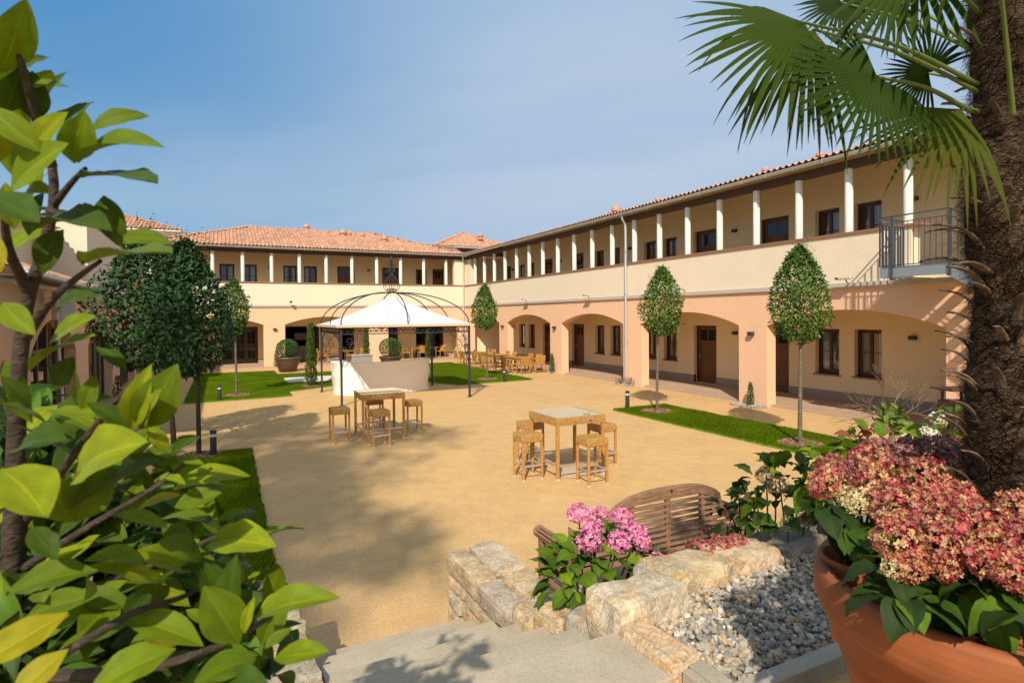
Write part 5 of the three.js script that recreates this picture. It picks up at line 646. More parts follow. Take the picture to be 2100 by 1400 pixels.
{ const b = new THREE.Mesh(); void b; struct('planting_bed', [box(2.2, 7, -0.05, 0.42, -3.75, -3.02), box(2.9, 7.5, -0.05, 0.18, -4.3, -3.76)], C.soilBed); }
// ---------------------------------------------------------------- carved bench
{
  const X = 4.03, t = thing('garden_bench', 'weathered teak bench with arched slatted back and rolled arms', 'bench', [X, 0, -4.62]), hw = 1.16;      // the back stands at z = 0, the seat looks to -z
  const top = (x) => { const a = Math.abs(x); if (a < 0.72) return 0.80 + 0.26 * Math.sqrt(Math.max(0, 1 - Math.pow(a / 0.75, 2.6))); const k = (a - 0.72) / (hw - 0.72); return 0.80 - 0.09 * Math.sin(Math.min(1, k * 1.25) * Math.PI * 0.55) + 0.13 * Math.pow(Math.max(0, (k - 0.45) / 0.55), 1.6); };
  const sh = new THREE.Shape(), N = 90; for (let i = 0; i <= N; i++) { const x = -hw + 2 * hw * i / N; i ? sh.lineTo(x, top(x)) : sh.moveTo(x, top(x)); } for (let i = N; i >= 0; i--) { const x = -hw + 2 * hw * i / N, th = Math.abs(x) < 0.62 ? 0.085 : 0.085 + 0.05 * sm(0.62, 0.85, Math.abs(x)) - 0.02 * sm(1.0, 1.16, Math.abs(x)); sh.lineTo(x, top(x) - th); } sh.closePath();
  const cr = new THREE.ExtrudeGeometry(sh, { depth: 0.045, bevelEnabled: true, bevelThickness: 0.006, bevelSize: 0.006, bevelSegments: 2 }); cr.translate(0, 0, -0.0225); mesh('crest_rail', cr, C.teak, t);
  for (const x of [-hw + 0.03, hw - 0.03]) mesh('leg', cbox(x, 0.37, 0.0, 0.06, 0.74, 0.06, 0.005), C.teak, t);
  for (const x of [-0.46, 0.0, 0.46]) mesh('back_post', box(x - 0.026, x + 0.026, 0.40, top(x) - 0.08, -0.02, 0.02, 0.004), C.teak, t);
  for (let i = 0; i < 9; i++) { const y = 0.475 + i * 0.06; let w = hw - 0.06; if (y > 0.62) { w = 0; for (let x = 0; x < hw - 0.05; x += 0.01) if (top(x) - 0.07 > y + 0.012) w = x; } if (w > 0.12) { const s = mesh('back_slat', cbox(0, y, 0.0, 2 * w + 0.04, 0.022, 0.05, 0.004), C.teak, t); s.rotation.x = 0; } }
  mesh('bottom_rail', box(-hw + 0.06, hw - 0.06, 0.385, 0.43, -0.025, 0.025, 0.005), C.teak, t);
  for (let i = 0; i < 6; i++) mesh('seat_slat', box(-hw + 0.05, hw - 0.05, 0.405, 0.43, -0.56 + i * 0.09, -0.56 + i * 0.09 + 0.068, 0.005), C.teak, t);
  mesh('seat_rail', [box(-hw + 0.06, hw - 0.06, 0.33, 0.404, -0.585, -0.555, 0.004)], C.teak, t);
  for (const s of [-1, 1]) {
    const x = s * (hw - 0.03); mesh('leg', cbox(x, 0.29, -0.58, 0.065, 0.58, 0.065, 0.005), C.teak, t); mesh('side_rail', [box(x - 0.022, x + 0.022, 0.34, 0.40, -0.55, -0.03, 0.004), box(x - 0.018, x + 0.018, 0.14, 0.18, -0.55, -0.03, 0.004)], C.teak, t);
    const a = mesh('armrest', [bar(V3(x, 0.60, -0.66), V3(x, 0.60, -0.62), 0.062, 20), bar(V3(x, 0.60, -0.03), V3(x, 0.60, -0.0), 0.055, 20)], C.teak, t); for (let i = 0; i < 8; i++) { const b = i / 8 * 6.283; mesh('arm_slat', cbox(x + Math.cos(b) * 0.05, 0.60 + Math.sin(b) * 0.05, -0.325, 0.022, 0.022, 0.59, 0.004), C.teak, a); }
  }
  mesh('badge', (() => { const g = new THREE.CylinderGeometry(0.016, 0.016, 0.004, 12); g.rotateX(Math.PI / 2); g.translate(0.03, top(0) - 0.035, 0.031); return g; })(), C.plaque, t);
}
// ---------------------------------------------------------------- hydrangeas
const leafMats = (t, list, tr, ro = 0.45) => list.map((c) => phys({ color: lin(...c), roughness: ro, map: t, side: THREE.DoubleSide, transmission: tr, thickness: 0, specularIntensity: 0.25, bumpMap: t, bumpScale: 0.0012 }));
const HYD = leafMats(hydT, [[0.06, 0.115, 0.013], [0.115, 0.20, 0.013], [0.033, 0.062, 0.014], [0.22, 0.31, 0.014], [0.085, 0.13, 0.025]], 0.16, 0.62), HYDRED = leafMats(hydT, [[0.30, 0.13, 0.05], [0.26, 0.22, 0.05], [0.35, 0.09, 0.05]], 0.2, 0.5), LEM = leafMats(lemonT, [[0.16, 0.23, 0.006], [0.23, 0.31, 0.006], [0.075, 0.135, 0.007], [0.33, 0.39, 0.008], [0.46, 0.40, 0.012], [0.11, 0.17, 0.007]], 0.36, 0.6);
const hydG = [1, 2, 3, 4].map((i) => leafShape({ w: 0.64 + 0.06 * (i % 2), fold: 0.12 + 0.06 * i, curl: 0.25 + 0.12 * i, nu: 4, nv: 7, belly: 0.42, wave: 1.2, tip: 0.8, side: (i - 2.5) * 0.08 })), lemG = [1, 2, 3, 4, 5, 6].map((i) => leafShape({ w: 0.36 + 0.03 * (i % 3), fold: 0.14 + 0.13 * (i % 4), curl: -0.2 + 0.22 * (i % 5), nu: 6, nv: 12, belly: 0.48, wave: 0.12 + 0.2 * (i % 3), tip: 0.85, side: ((i % 3) - 1) * 0.26 }));
function leafMesh(par, base, dir, nrm, len, geo, m, name = 'leaf') { const o = new THREE.Mesh(geo, m); o.name = name; o.castShadow = o.receiveShadow = true; o.position.copy(base).sub(par.position); o.quaternion.copy(aim(dir, nrm)); o.scale.setScalar(len); par.add(o); return o; }
// a flower head: florets of four petals over a dome; edge and heart colours vary
function headGeo(seed, heart, edge, n = 105, ps = 0.30) {
  const R = rng(seed), pos = [], nor = [], col = [];
  for (let i = 0; i < n; i++) {
    const y = 1 - 1.55 * (i + 0.5) / n, a = i * 2.39996 + R() * 0.6, r = Math.sqrt(1 - y * y), o = V3(r * Math.cos(a), y, r * Math.sin(a)).add(randDir(R).multiplyScalar(0.22)).normalize(), c = V3(o.x, o.y * 0.78, o.z).multiplyScalar(0.86 + 0.2 * R()), q = aim(randDir(R), o), h = heart[Math.floor(R() * heart.length)], e = edge[Math.floor(R() * edge.length)], S = ps * (0.72 + 0.4 * R()), cup = 0.15 + 0.55 * R();
    for (let k = 0; k < 4; k++) {
      const b = k * 1.5708 + 0.35 * (R() - 0.5), f = (rr, t, z) => V3(Math.cos(b + t) * rr, Math.sin(b + t) * rr, z).multiplyScalar(S).applyQuaternion(q).add(c), P = [f(0.02, 0, 0), f(0.36, -0.62, 0.16 * cup), f(0.66, -0.36, 0.36 * cup), f(0.74, 0, 0.42 * cup), f(0.66, 0.36, 0.36 * cup), f(0.36, 0.62, 0.16 * cup)], d = 0.85 + 0.3 * R();
      for (let m = 1; m < 5; m++) { const T = [P[0], P[m], P[m + 1]], nn = T[1].clone().sub(T[0]).cross(T[2].clone().sub(T[0])).normalize(); T.forEach((p, w) => { pos.push(p.x, p.y, p.z); nor.push(nn.x, nn.y, nn.z); const g = w === 0 ? 0 : (m + w - 1 === 1 || m + w - 1 === 5) ? 0.85 : 1; for (let z = 0; z < 3; z++) col.push(mix(h[z], e[z], g) * d); }); }
    }
  }
  const g = new THREE.BufferGeometry(); g.setAttribute('position', new THREE.Float32BufferAttribute(pos, 3)); g.setAttribute('normal', new THREE.Float32BufferAttribute(nor, 3)); g.setAttribute('color', new THREE.Float32BufferAttribute(col, 3)); return g;
}
const petalM = phys({ roughness: 0.6, vertexColors: true, side: THREE.DoubleSide, transmission: 0.14, thickness: 0 });
const HEADS = {
  red: [1, 2, 3].map((i) => headGeo(700 + i, [[0.58, 0.46, 0.15], [0.46, 0.40, 0.09], [0.55, 0.16, 0.12], [0.50, 0.36, 0.14], [0.42, 0.06, 0.07]], [[0.42, 0.016, 0.035], [0.33, 0.010, 0.045], [0.48, 0.05, 0.055], [0.60, 0.36, 0.15], [0.26, 0.008, 0.03]], 210, 0.25)),
  cream: [1, 2].map((i) => headGeo(720 + i, [[0.66, 0.60, 0.25], [0.55, 0.52, 0.14]], [[0.66, 0.52, 0.28], [0.58, 0.22, 0.15], [0.60, 0.55, 0.2]], 180, 0.25)),
  dark: [1, 2].map((i) => headGeo(730 + i, [[0.30, 0.14, 0.10], [0.42, 0.26, 0.18]], [[0.20, 0.025, 0.045], [0.26, 0.04, 0.05], [0.16, 0.02, 0.05]], 150, 0.28)),
  crimson: [1, 2].map((i) => headGeo(740 + i, [[0.42, 0.2, 0.1], [0.36, 0.06, 0.07]], [[0.26, 0.012, 0.028], [0.33, 0.03, 0.045], [0.42, 0.12, 0.08]], 170, 0.25)),
  pink: [1, 2, 3].map((i) => headGeo(750 + i, [[0.75, 0.45, 0.5], [0.70, 0.22, 0.38]], [[0.72, 0.12, 0.32], [0.66, 0.09, 0.29], [0.78, 0.26, 0.42]], 120, 0.34)),
  faded: [1, 2].map((i) => headGeo(760 + i, [[0.30, 0.20, 0.10], [0.26, 0.26, 0.10]], [[0.30, 0.13, 0.09], [0.36, 0.25, 0.12], [0.24, 0.14, 0.08]], 140, 0.25)),
  lime: [1].map((i) => headGeo(770 + i, [[0.50, 0.55, 0.12]], [[0.60, 0.60, 0.20], [0.55, 0.45, 0.22]], 120, 0.25)),
  white: [1].map((i) => headGeo(780 + i, [[0.75, 0.74, 0.55]], [[0.85, 0.82, 0.68], [0.8, 0.7, 0.6]], 90, 0.28)),
};
let hk = 0;
function head(par, p, r, kind, out = V3(0, 1, 0)) { const L = HEADS[kind], o = new THREE.Mesh(L[hk++ % L.length], petalM); o.name = 'flower_head'; o.castShadow = o.receiveShadow = true; o.position.copy(p).sub(par.position); o.quaternion.setFromUnitVectors(V3(0, 1, 0), out.clone().normalize()).multiply(new THREE.Quaternion().setFromAxisAngle(V3(0, 1, 0), hk * 1.7)); o.scale.set(r, r * (0.88 + 0.14 * ((hk * 7) % 5) / 5), r); par.add(o); return o; }
// a leafy mound: pairs of leaves at the stem tips
function mound(par, R, c, r, n, len, mats, weights) { for (let i = 0; i < n; i++) { const o = randDir(R); o.y = Math.abs(o.y) * 0.9 - 0.25; o.normalize(); const p = V3(c.x + o.x * r.x, c.y + o.y * r.y, c.z + o.z * r.z), d = o.clone().add(randDir(R).multiplyScalar(0.7)).add(V3(0, -0.15, 0)), nr = V3(0, 1, 0).addScaledVector(o, 0.5).add(randDir(R).multiplyScalar(0.4)); leafMesh(par, p, d, nr, len * (0.7 + 0.5 * R()), hydG[Math.floor(R() * 4)], mats[weights[Math.floor(R() * weights.length)]]); } }
function stems(par, R, base, tips, m, r = 0.006) { mesh('stem', tips.map((p) => { const b = base.clone().add(V3((R() - 0.5) * 0.1, 0, (R() - 0.5) * 0.1)).sub(par.position), q = p.clone().sub(par.position); return tube([b, b.clone().lerp(q, 0.5).add(V3((R() - 0.5) * 0.06, 0.03, (R() - 0.5) * 0.06)), q], r, 8, 5); }), m, par); }
// ---------------------------------------------------------------- the terracotta pot and what stands in it
const POT = at(2050, 1195, 1.9); POT.y = 0;
const rimY = at(1702, 1195, 1.9).y + 0.0;
{
  const b = TY - 0.02, h = rimY - b, t = thing('terracotta_pot', 'huge terracotta planter with thick rolled rim in the corner', 'planter', [POT.x, b, POT.z]);
  mesh('pot_body', lathe([[0, 0.01], [0.345, 0], [0.36, 0.01], [0.385, h * 0.2], [0.42, h * 0.45], [0.445, h * 0.66], [0.453, h * 0.75], [0.46, h * 0.755], [0.478, h * 0.765], [0.478, h * 0.79], [0.50, h * 0.80], [0.522, h * 0.82], [0.533, h * 0.87], [0.535, h * 0.93], [0.532, h * 0.975], [0.52, h * 0.997], [0.50, h], [0.487, h * 0.985], [0.478, h * 0.95], [0.46, h * 0.80], [0.455, h * 0.62], [0, h * 0.6]], 96), C.terracotta, t);
  mesh('soil', lathe([[0, h * 0.66], [0.2, h * 0.655], [0.456, h * 0.645]], 32), C.soil, t);
  const R = rng(611), ms = [], cs = [], bx = new THREE.BoxGeometry(0.05, 0.004, 0.01); for (let i = 0; i < 420; i++) { const a = R() * 6.28, q = Math.sqrt(R()) * 0.44; ms.push(M4(V3(Math.cos(a) * q, h * 0.655 + R() * 0.02, Math.sin(a) * q), new THREE.Quaternion().setFromEuler(new THREE.Euler(R() - 0.5, R() * 6, R() - 0.5)), 0.5 + R())); const k = 0.03 + 0.11 * R(); cs.push(lin(k, k * 0.62, k * 0.36)); } instances('bark_chips', bx, std({ roughness: 0.95 }), ms, cs, t);
  // smaller pots of hydrangeas set into it
  const spot = [[1762, 1150, 2.07], [1893, 1262, 1.84], [2085, 1262, 1.74], [2010, 1100, 2.27]], hs = [
    [[1692, 991, 34, 2.0, 'red'], [1701, 957, 29, 2.12, 'crimson'], [1780, 946, 42, 2.16, 'red'], [1797, 920, 27, 2.3, 'dark'], [1763, 1030, 31, 1.93, 'cream'], [1734, 1018, 24, 2.02, 'cream'], [1797, 1000, 46, 1.98, 'red'], [1736, 962, 25, 2.15, 'dark']],
    [[1842, 1040, 52, 1.84, 'red'], [1842, 1108, 46, 1.66, 'red'], [1866, 1163, 31, 1.60, 'red'], [1938, 1111, 50, 1.62, 'red'], [1900, 1035, 44, 1.86, 'red'], [1836, 1165, 24, 1.62, 'cream'], [1955, 1046, 40, 1.78, 'red'], [1893, 1078, 38, 1.74, 'crimson'], [1938, 1160, 30, 1.58, 'red']],
    [[2003, 1075, 52, 1.66, 'red'], [2035, 1137, 50, 1.53, 'red'], [2088, 1042, 38, 1.62, 'red'], [2082, 1162, 48, 1.48, 'red'], [2102, 1096, 34, 1.55, 'crimson'], [2060, 1095, 40, 1.6, 'red'], [2120, 1190, 40, 1.45, 'red'], [2135, 1070, 45, 1.6, 'red']],
    [[1842, 937, 34, 2.3, 'dark'], [1896, 977, 44, 2.12, 'red'], [1917, 928, 45, 2.34, 'dark'], [1874, 913, 29, 2.4, 'dark'], [1960, 1020, 40, 1.95, 'red'], [1925, 1008, 38, 2.0, 'red'], [1955, 945, 30, 2.35, 'dark']]];
  const names = ['red and cream hydrangea in the small clay pot at the gravel side of the planter', 'red and cream hydrangea in the middle clay pot of the planter with big drooping leaves', 'red and cream hydrangea at the picture-edge side of the planter, before the palm', 'dark red hydrangea at the far side of the planter behind the others'];
  const big = [
    [[1717, 1062, 1735, 1120, 0.16, 2], [1778, 1070, 1770, 1112, 0.10, 1], [1772, 1102, 1756, 1172, 0.15, 2], [1700, 1045, 1738, 1090, 0.12, 2], [1795, 1120, 1800, 1180, 0.12, 2], [1722, 1040, 1712, 1075, 0.1, 0]],
    [[1832, 1178, 1800, 1228, 0.15, 0], [1850, 1205, 1838, 1262, 0.12, 1], [1860, 1195, 1868, 1222, 0.09, 0], [1912, 1195, 1930, 1262, 0.175, 0], [1900, 1160, 1915, 1192, 0.10, 0], [1952, 1165, 1960, 1210, 0.11, 1], [1960, 1215, 1955, 1275, 0.13, 2], [1812, 1162, 1822, 1190, 0.10, 4], [1895, 1215, 1885, 1262, 0.10, 2]],
    [[1990, 1200, 2010, 1265, 0.14, 1], [2018, 1240, 2052, 1305, 0.155, 1], [2042, 1200, 2055, 1258, 0.115, 0], [2000, 1178, 2030, 1195, 0.08, 3], [2085, 1215, 2100, 1270, 0.14, 2], [2045, 1182, 2040, 1200, 0.06, 3], [2070, 1195, 2110, 1240, 0.12, 0]], [[1985, 1000, 1990, 1040, 0.1, 2], [1890, 890, 1860, 875, 0.1, 3]]];
  spot.forEach(([px, py, d], i) => {
    const R = rng(620 + i), p = at(px, py, d), base = V3(p.x, b + h * 0.645, p.z), q = thing('potted_hydrangea', names[i], 'potted hydrangea', base.toArray()); const ph = i === 0 ? 0.30 : 0.22, pr = i === 0 ? 0.12 : 0.155;
    mesh('pot', lathe([[0, 0], [pr * 0.72, 0], [pr * 0.93, ph * 0.74], [pr, ph * 0.76], [pr * 1.02, ph], [pr * 0.92, ph], [pr * 0.88, ph * 0.8], [0, ph * 0.8]], 36), C.terracotta, q);
    const tips = hs[i].map(([x, y, r, dd, kind]) => { const c = at(x, y, dd); const out = V3(c.x - POT.x, 0, c.z - POT.z).multiplyScalar(0.9).add(V3(0, 0.75, 0)).add(EYE.clone().sub(c).setY(0).multiplyScalar(0.12)); head(q, c, r * 1.02 / FOCAL * dd, kind, out); return c; });
    stems(q, R, base.clone().add(V3(0, ph * 0.8, 0)), tips, HYD[4], 0.005);
    for (const [x0, y0, x1, y1, len, mi] of big[i]) { const A = at(x0, y0, d + 0.0 - (y0 - 1100) * 0.0004), B = at(x1, y1, d - 0.05 - (y0 - 1100) * 0.0004), tov = EYE.clone().sub(A).normalize(); leafMesh(q, A, B.sub(A), tov.add(V3((R() - 0.5) * 0.6, 0.35, (R() - 0.5) * 0.6)), len * 1.0, hydG[Math.floor(R() * 4)], HYD[mi]); }
    for (const c of tips) for (let k = 0; k < 4; k++) { const a = R() * 6.28, o = V3(Math.cos(a), -0.35 + 0.3 * R(), Math.sin(a)); leafMesh(q, c.clone().addScaledVector(o, 0.03).add(V3(0, -0.07, 0)), o, V3(0, 1, 0).add(randDir(R).multiplyScalar(0.3)), 0.10 + 0.05 * R(), hydG[Math.floor(R() * 4)], HYD[[0, 2, 2, 0, 1][Math.floor(R() * 5)]]); }
  });
}
// pink hydrangea, crimson, faded and autumn plants between the wall and the bench
function plant(label, base, heads, moundC, moundR, n, len, mats, w, seed, pot) {
  const R = rng(seed), t = thing('hydrangea', label, 'hydrangea', base.toArray()); if (pot) mesh('pot', lathe([[0, 0], [0.11, 0], [0.14, 0.22], [0.15, 0.24], [0.14, 0.25], [0.12, 0.22], [0, 0.2]], 24), std({ color: lin(0.14, 0.035, 0.03), roughness: 0.6 }), t);
  const tips = heads.map(([x, y, r, d, k]) => { const c = at(x, y, d); head(t, c, r * 0.98 / FOCAL * d, k, c.clone().sub(moundC).setY(0).multiplyScalar(1.2).add(V3(0, 0.7, 0)).add(EYE.clone().sub(c).setY(0).normalize().multiplyScalar(0.35))); return c; });
  stems(t, R, base, [...tips, ...Array.from({ length: 6 }, () => moundC.clone().add(randDir(R).multiply(moundR).multiplyScalar(0.7)))], HYD[4]);
  mound(t, R, moundC, moundR, n, len, mats, w); return t;
}
plant('bright pink hydrangea with fresh green leaves beside the bench end', at(1215, 1235, 3.95).setY(0.42), [[1187, 1052, 23, 4.12, 'pink'], [1232, 1052, 17, 4.2, 'pink'], [1276, 1062, 22, 4.08, 'pink'], [1217, 1081, 21, 4.0, 'pink'], [1210, 1106, 26, 3.93, 'pink'], [1270, 1110, 23, 3.9, 'pink'], [1308, 1090, 19, 4.0, 'pink'], [1317, 1111, 19, 3.95, 'pink'], [1349, 1153, 20, 3.85, 'pink']], at(1232, 1172, 4.06), V3(0.40, 0.25, 0.22), 150, 0.15, HYD, [1, 1, 3, 0, 1, 1, 3, 0], 641, true);
plant('crimson hydrangea heads low before the bench slats', at(1470, 1140, 4.0).setY(0.42), [[1432, 1130, 27, 4.0, 'crimson'], [1480, 1122, 26, 3.95, 'crimson'], [1512, 1117, 24, 4.0, 'crimson'], [1388, 1147, 20, 4.0, 'crimson'], [1420, 1156, 17, 3.85, 'dark'], [1455, 1145, 20, 3.9, 'crimson'], [1405, 1160, 14, 3.9, 'dark']], at(1450, 1165, 4.0), V3(0.34, 0.12, 0.14), 24, 0.11, HYD, [0, 2, 1], 642);
plant('leafy green hydrangea with faded brown heads beside the coping stones', at(1605, 1060, 4.3).setY(0.3), [[1572, 974, 21, 4.35, 'faded'], [1592, 994, 22, 4.2, 'faded'], [1656, 1057, 21, 4.05, 'faded'], [1617, 1074, 16, 4.0, 'lime'], [1497, 1048, 14, 4.4, 'crimson']], at(1605, 1030, 4.3), V3(0.37, 0.30, 0.25), 130, 0.135, HYD, [0, 2, 0, 1, 1, 3], 643);
plant('sparse hydrangea shoots hanging over the bench end', at(1500, 1085, 4.5).setY(0.2), [[1478, 1095, 10, 4.4, 'faded'], [1452, 1085, 11, 4.45, 'crimson']], at(1510, 1055, 4.45), V3(0.22, 0.2, 0.12), 22, 0.11, HYD, [0, 2, 2], 644);
plant('autumn-tinted hydrangea with orange leaves behind the potted red ones', at(1790, 940, 4.9).setY(0.2), [[1806, 879, 17, 4.95, 'crimson'], [1858, 892, 12, 5.0, 'white'], [1835, 903, 12, 4.9, 'faded']], at(1790, 925, 4.9), V3(0.36, 0.16, 0.2), 56, 0.14, [...HYDRED, HYD[3], HYD[1]], [0, 1, 1, 2, 3, 4], 645);
plant('pale green young hydrangea in front of the grass strip', at(1700, 960, 5.0).setY(0.2), [[1682, 940, 8, 4.9, 'lime']], at(1702, 935, 4.9), V3(0.16, 0.1, 0.14), 18, 0.12, HYD, [3, 3, 1], 646);
plant('white-flowered hydrangea beside the palm trunk', at(1930, 920, 6.0).setY(0.2), [[1922, 856, 14, 6.0, 'white'], [1902, 885, 13, 5.9, 'white'], [1914, 893, 14, 5.8, 'white'], [1930, 868, 11, 6, 'lime'], [1958, 905, 12, 5.6, 'crimson']], at(1945, 892, 6.0), V3(0.26, 0.24, 0.22), 50, 0.12, HYD, [1, 3, 0], 647);
{ // bare twiggy shrub
  const R = rng(650), base = at(1826, 905, 5.6).setY(0.1), t = thing('bare_shrub', 'half-bare shrub with pale leafless twigs before the arcade', 'shrub', base.toArray()), tw = [], ms = [], cs = [];
  const grow = (p, d, L, r, lv) => { const q = p.clone().addScaledVector(d, L); tw.push(bar(p, q, r, 5, r * 0.7)); if (lv === 0) return; const k = lv > 2 ? 3 : 2; for (let i = 0; i < k; i++) grow(q, d.clone().add(randDir(R).multiplyScalar(0.55)).add(V3(0, 0.12, 0)).normalize(), L * (0.62 + 0.25 * R()), r * 0.66, lv - 1); };
  const hub = at(1828, 850, 5.6).sub(base); tw.push(bar(V3(0, 0, 0), hub, 0.018, 6)); for (const [x, y] of [[1745, 815], [1800, 800], [1812, 835], [1870, 815], [1880, 845], [1770, 850], [1845, 800]]) grow(hub, at(x, y, 5.6 + (R() - 0.5)).sub(base).sub(hub).normalize(), 0.17, 0.0075, 4); mesh('twig', tw, C.twig, t);
  for (let i = 0; i < 90; i++) { const p = at(1828 + (R() - 0.5) * 50, 885 - R() * 45, 5.6 + (R() - 0.5) * 0.3).sub(base); ms.push(M4(p, aim(randDir(R).add(V3(0, 0.7, 0)), randDir(R)), 0.11)); cs.push(lin(0.10 + 0.08 * R(), 0.20, 0.03)); } mesh('foliage', leafCloud(leafS, ms, cs), C.leaf, t, true);
}
{ const p = at(1962, 860, 9.0), t = thing('waste_bin', 'dark brown slatted bin with a roof beside the palm trunk', 'bin', [p.x, 0.03, p.z], -0.4), h = at(1962, 797, 9.0).y - 0.03; mesh('roof_plate', cbox(0, h, 0, 0.5, 0.03, 0.42), C.beam, t); for (let i = 0; i < 5; i++) mesh('slat', box(-0.17 + i * 0.07, -0.105 + i * 0.07, 0.05, h - 0.16, 0.155, 0.175), C.beam, t); mesh('bin_body', [box(-0.17, 0.17, 0.05, h - 0.18, -0.16, 0.154), box(-0.17, -0.14, h - 0.18, h - 0.016, -0.1, -0.07), box(0.14, 0.17, h - 0.18, h - 0.016, -0.1, -0.07)], C.beam, t); }

// ---------------------------------------------------------------- the palm in the pot
{
  const base = at(2068, 1060, 1.98), bx = base.x, bz = base.z, y0 = TY + 0.45, t = thing('fan_palm', 'fan palm with shaggy brown trunk growing from the terracotta planter', 'palm', [bx, y0, bz]), R = rng(801), topY = at(2075, -40, 1.98).y, H = topY - y0, lean = (y) => at(mix(2060, 2085, y), 700, 1.98).sub(at(2068, 700, 1.98)).setY(0).addScaledVector(V3(1, 0, 0), 0.0);
  const rad = (y) => 0.118 + 0.012 * Math.sin(y * 21) + 0.01 * Math.sin(y * 9 + 1);
  const pos = [], idx = [], N = 40, M = 70; for (let j = 0; j <= M; j++) for (let i = 0; i <= N; i++) { const y = j / M, a = i / N * 6.2832, r = rad(y) * (1 + 0.16 * (n2(Math.cos(a) * 3 + 20, y * 26 + Math.sin(a) * 3, 4) - 0.5)), l = lean(y); pos.push(l.x + Math.cos(a) * r, y * H, l.z + Math.sin(a) * r); } for (let j = 0; j < M; j++) for (let i = 0; i < N; i++) { const a = j * (N + 1) + i; idx.push(a, a + N + 1, a + 1, a + 1, a + N + 1, a + N + 2); } const g = new THREE.BufferGeometry(); g.setAttribute('position', new THREE.Float32BufferAttribute(pos, 3)); g.setIndex(idx); g.computeVertexNormals();
  const fibM = std({ color: lin(0.12, 0.075, 0.042), roughness: 0.95 }); mesh('trunk', g, fibM, t);
  // matted fibres: curved hair-thin strands wrapped round and standing off
  const P = [], Nn = [], Cc = []; for (let i = 0; i < 22000; i++) { const y = R(), a = R() * 6.2832, r = rad(y) * (0.96 + 0.16 * R()), len = 0.05 + 0.17 * R() * R(), ph = (R() + R() + R() - 1.5) * 1.3 - 0.25, sl = Math.sin(ph), da = len / r * (R() < 0.5 ? -1 : 1) * Math.cos(ph), off = R() < 0.14 ? 0.06 * R() : 0.014 * R(), w = 0.0004 + 0.0006 * R() * R(), pts = []; for (let k = 0; k <= 4; k++) { const s = k / 4, aa = a + da * s, rr = r + off * s * s * 1.6 + 0.006 * Math.sin(s * 5 + i), l = lean(y); pts.push(V3(l.x + Math.cos(aa) * rr, y * H + sl * len * s - 0.02 * s * s, l.z + Math.sin(aa) * rr)); } const q = 0.6 + 0.9 * R(), col = R() < 0.16 ? [0.50 * q, 0.33 * q, 0.18 * q] : [0.25 * q, 0.15 * q, 0.08 * q], out = V3(Math.cos(a), 0, Math.sin(a)); for (let k = 0; k < 4; k++) { const A = pts[k], B = pts[k + 1], s = B.clone().sub(A).cross(out).normalize(), s1 = s.clone().multiplyScalar(w * (1 - k * 0.15)), s2 = s.clone().multiplyScalar(w * (0.85 - k * 0.15)); for (const v of [A.clone().add(s1), A.clone().sub(s1), B.clone().add(s2), B.clone().add(s2), A.clone().sub(s1), B.clone().sub(s2)]) { P.push(v.x, v.y, v.z); Nn.push(out.x, 0.2, out.z); Cc.push(...col); } } }
  const fg = new THREE.BufferGeometry(); fg.setAttribute('position', new THREE.Float32BufferAttribute(P, 3)); fg.setAttribute('normal', new THREE.Float32BufferAttribute(Nn, 3)); fg.setAttribute('color', new THREE.Float32BufferAttribute(Cc, 3)); const fm = mesh('fibre', fg, std({ vertexColors: true, roughness: 0.8, side: THREE.DoubleSide }), t, true); fm.userData.kind = 'stuff';
  // cut leaf stalks
  const stubM = [[0.24, 0.16, 0.10], [0.17, 0.115, 0.075], [0.32, 0.22, 0.14]].map((c) => std({ color: lin(...c), roughness: 0.75, map: rep(barkT, 0.09, 0.5), bumpMap: rep(barkT, 0.09, 0.5), bumpScale: 0.003 }));
  const stub = (a, y, len, rise, w, mi) => { const l = lean(y), o = V3(Math.cos(a), 0, Math.sin(a)), r = rad(y) * 0.9, s = V3(-Math.sin(a), 0, Math.cos(a)), p0 = V3(l.x, y * H, l.z).addScaledVector(o, r), K = 7, pp = [], ii = []; for (let k = 0; k <= K; k++) { const u = k / K, c = p0.clone().addScaledVector(o, len * mix(0.95 * u, 0.22 * u + 0.62 * u * u, sm(0.25, 0.65, rise)) * (1 - rise * 0.35)).add(V3(0, len * (rise * 0.9 * u + 0.12 * Math.sin(u * 3)), 0)), ww = w * mix(1.15, 0.5, Math.sqrt(u)) * (1 + 0.12 * Math.sin(u * 9 + y * 40)), th = w * mix(0.30, 0.2, u), up2 = V3(0, 1, 0).multiplyScalar(1 - rise * 0.6).addScaledVector(o, -rise).normalize(); for (const [x, z] of [[-1, 0], [-0.55, 0.8], [0.55, 0.8], [1, 0], [0.5, -0.85], [-0.5, -0.85]]) { const v = c.clone().addScaledVector(s, x * ww).addScaledVector(up2, z * th); pp.push(v.x, v.y, v.z); } } for (let k = 0; k < K; k++) for (let m = 0; m < 6; m++) { const A = k * 6 + m, B = k * 6 + (m + 1) % 6; ii.push(A, B, A + 6, B, B + 6, A + 6); } const e = K * 6; ii.push(e, e + 1, e + 2, e, e + 2, e + 3, e, e + 3, e + 4, e, e + 4, e + 5); const q = new THREE.BufferGeometry(); q.setAttribute('position', new THREE.Float32BufferAttribute(pp, 3)); q.setIndex(ii); q.computeVertexNormals(); mesh('leaf_stub', q, stubM[mi], t); };
  const toCam = Math.atan2(-bz, -bx), camR = Math.atan2(RGT.z, RGT.x); // angle facing the camera, angle to the picture's right
  for (let i = 0; i < 62; i++) { const y = 0.05 + 0.86 * ((i + 0.5) / 62) + 0.01 * R(), a = i * 2.39996 + 0.3 * R(); stub(a, y, 0.10 + 0.07 * R(), 0.25 + 0.6 * R(), 0.015 + 0.008 * R(), Math.floor(R() * 3)); }
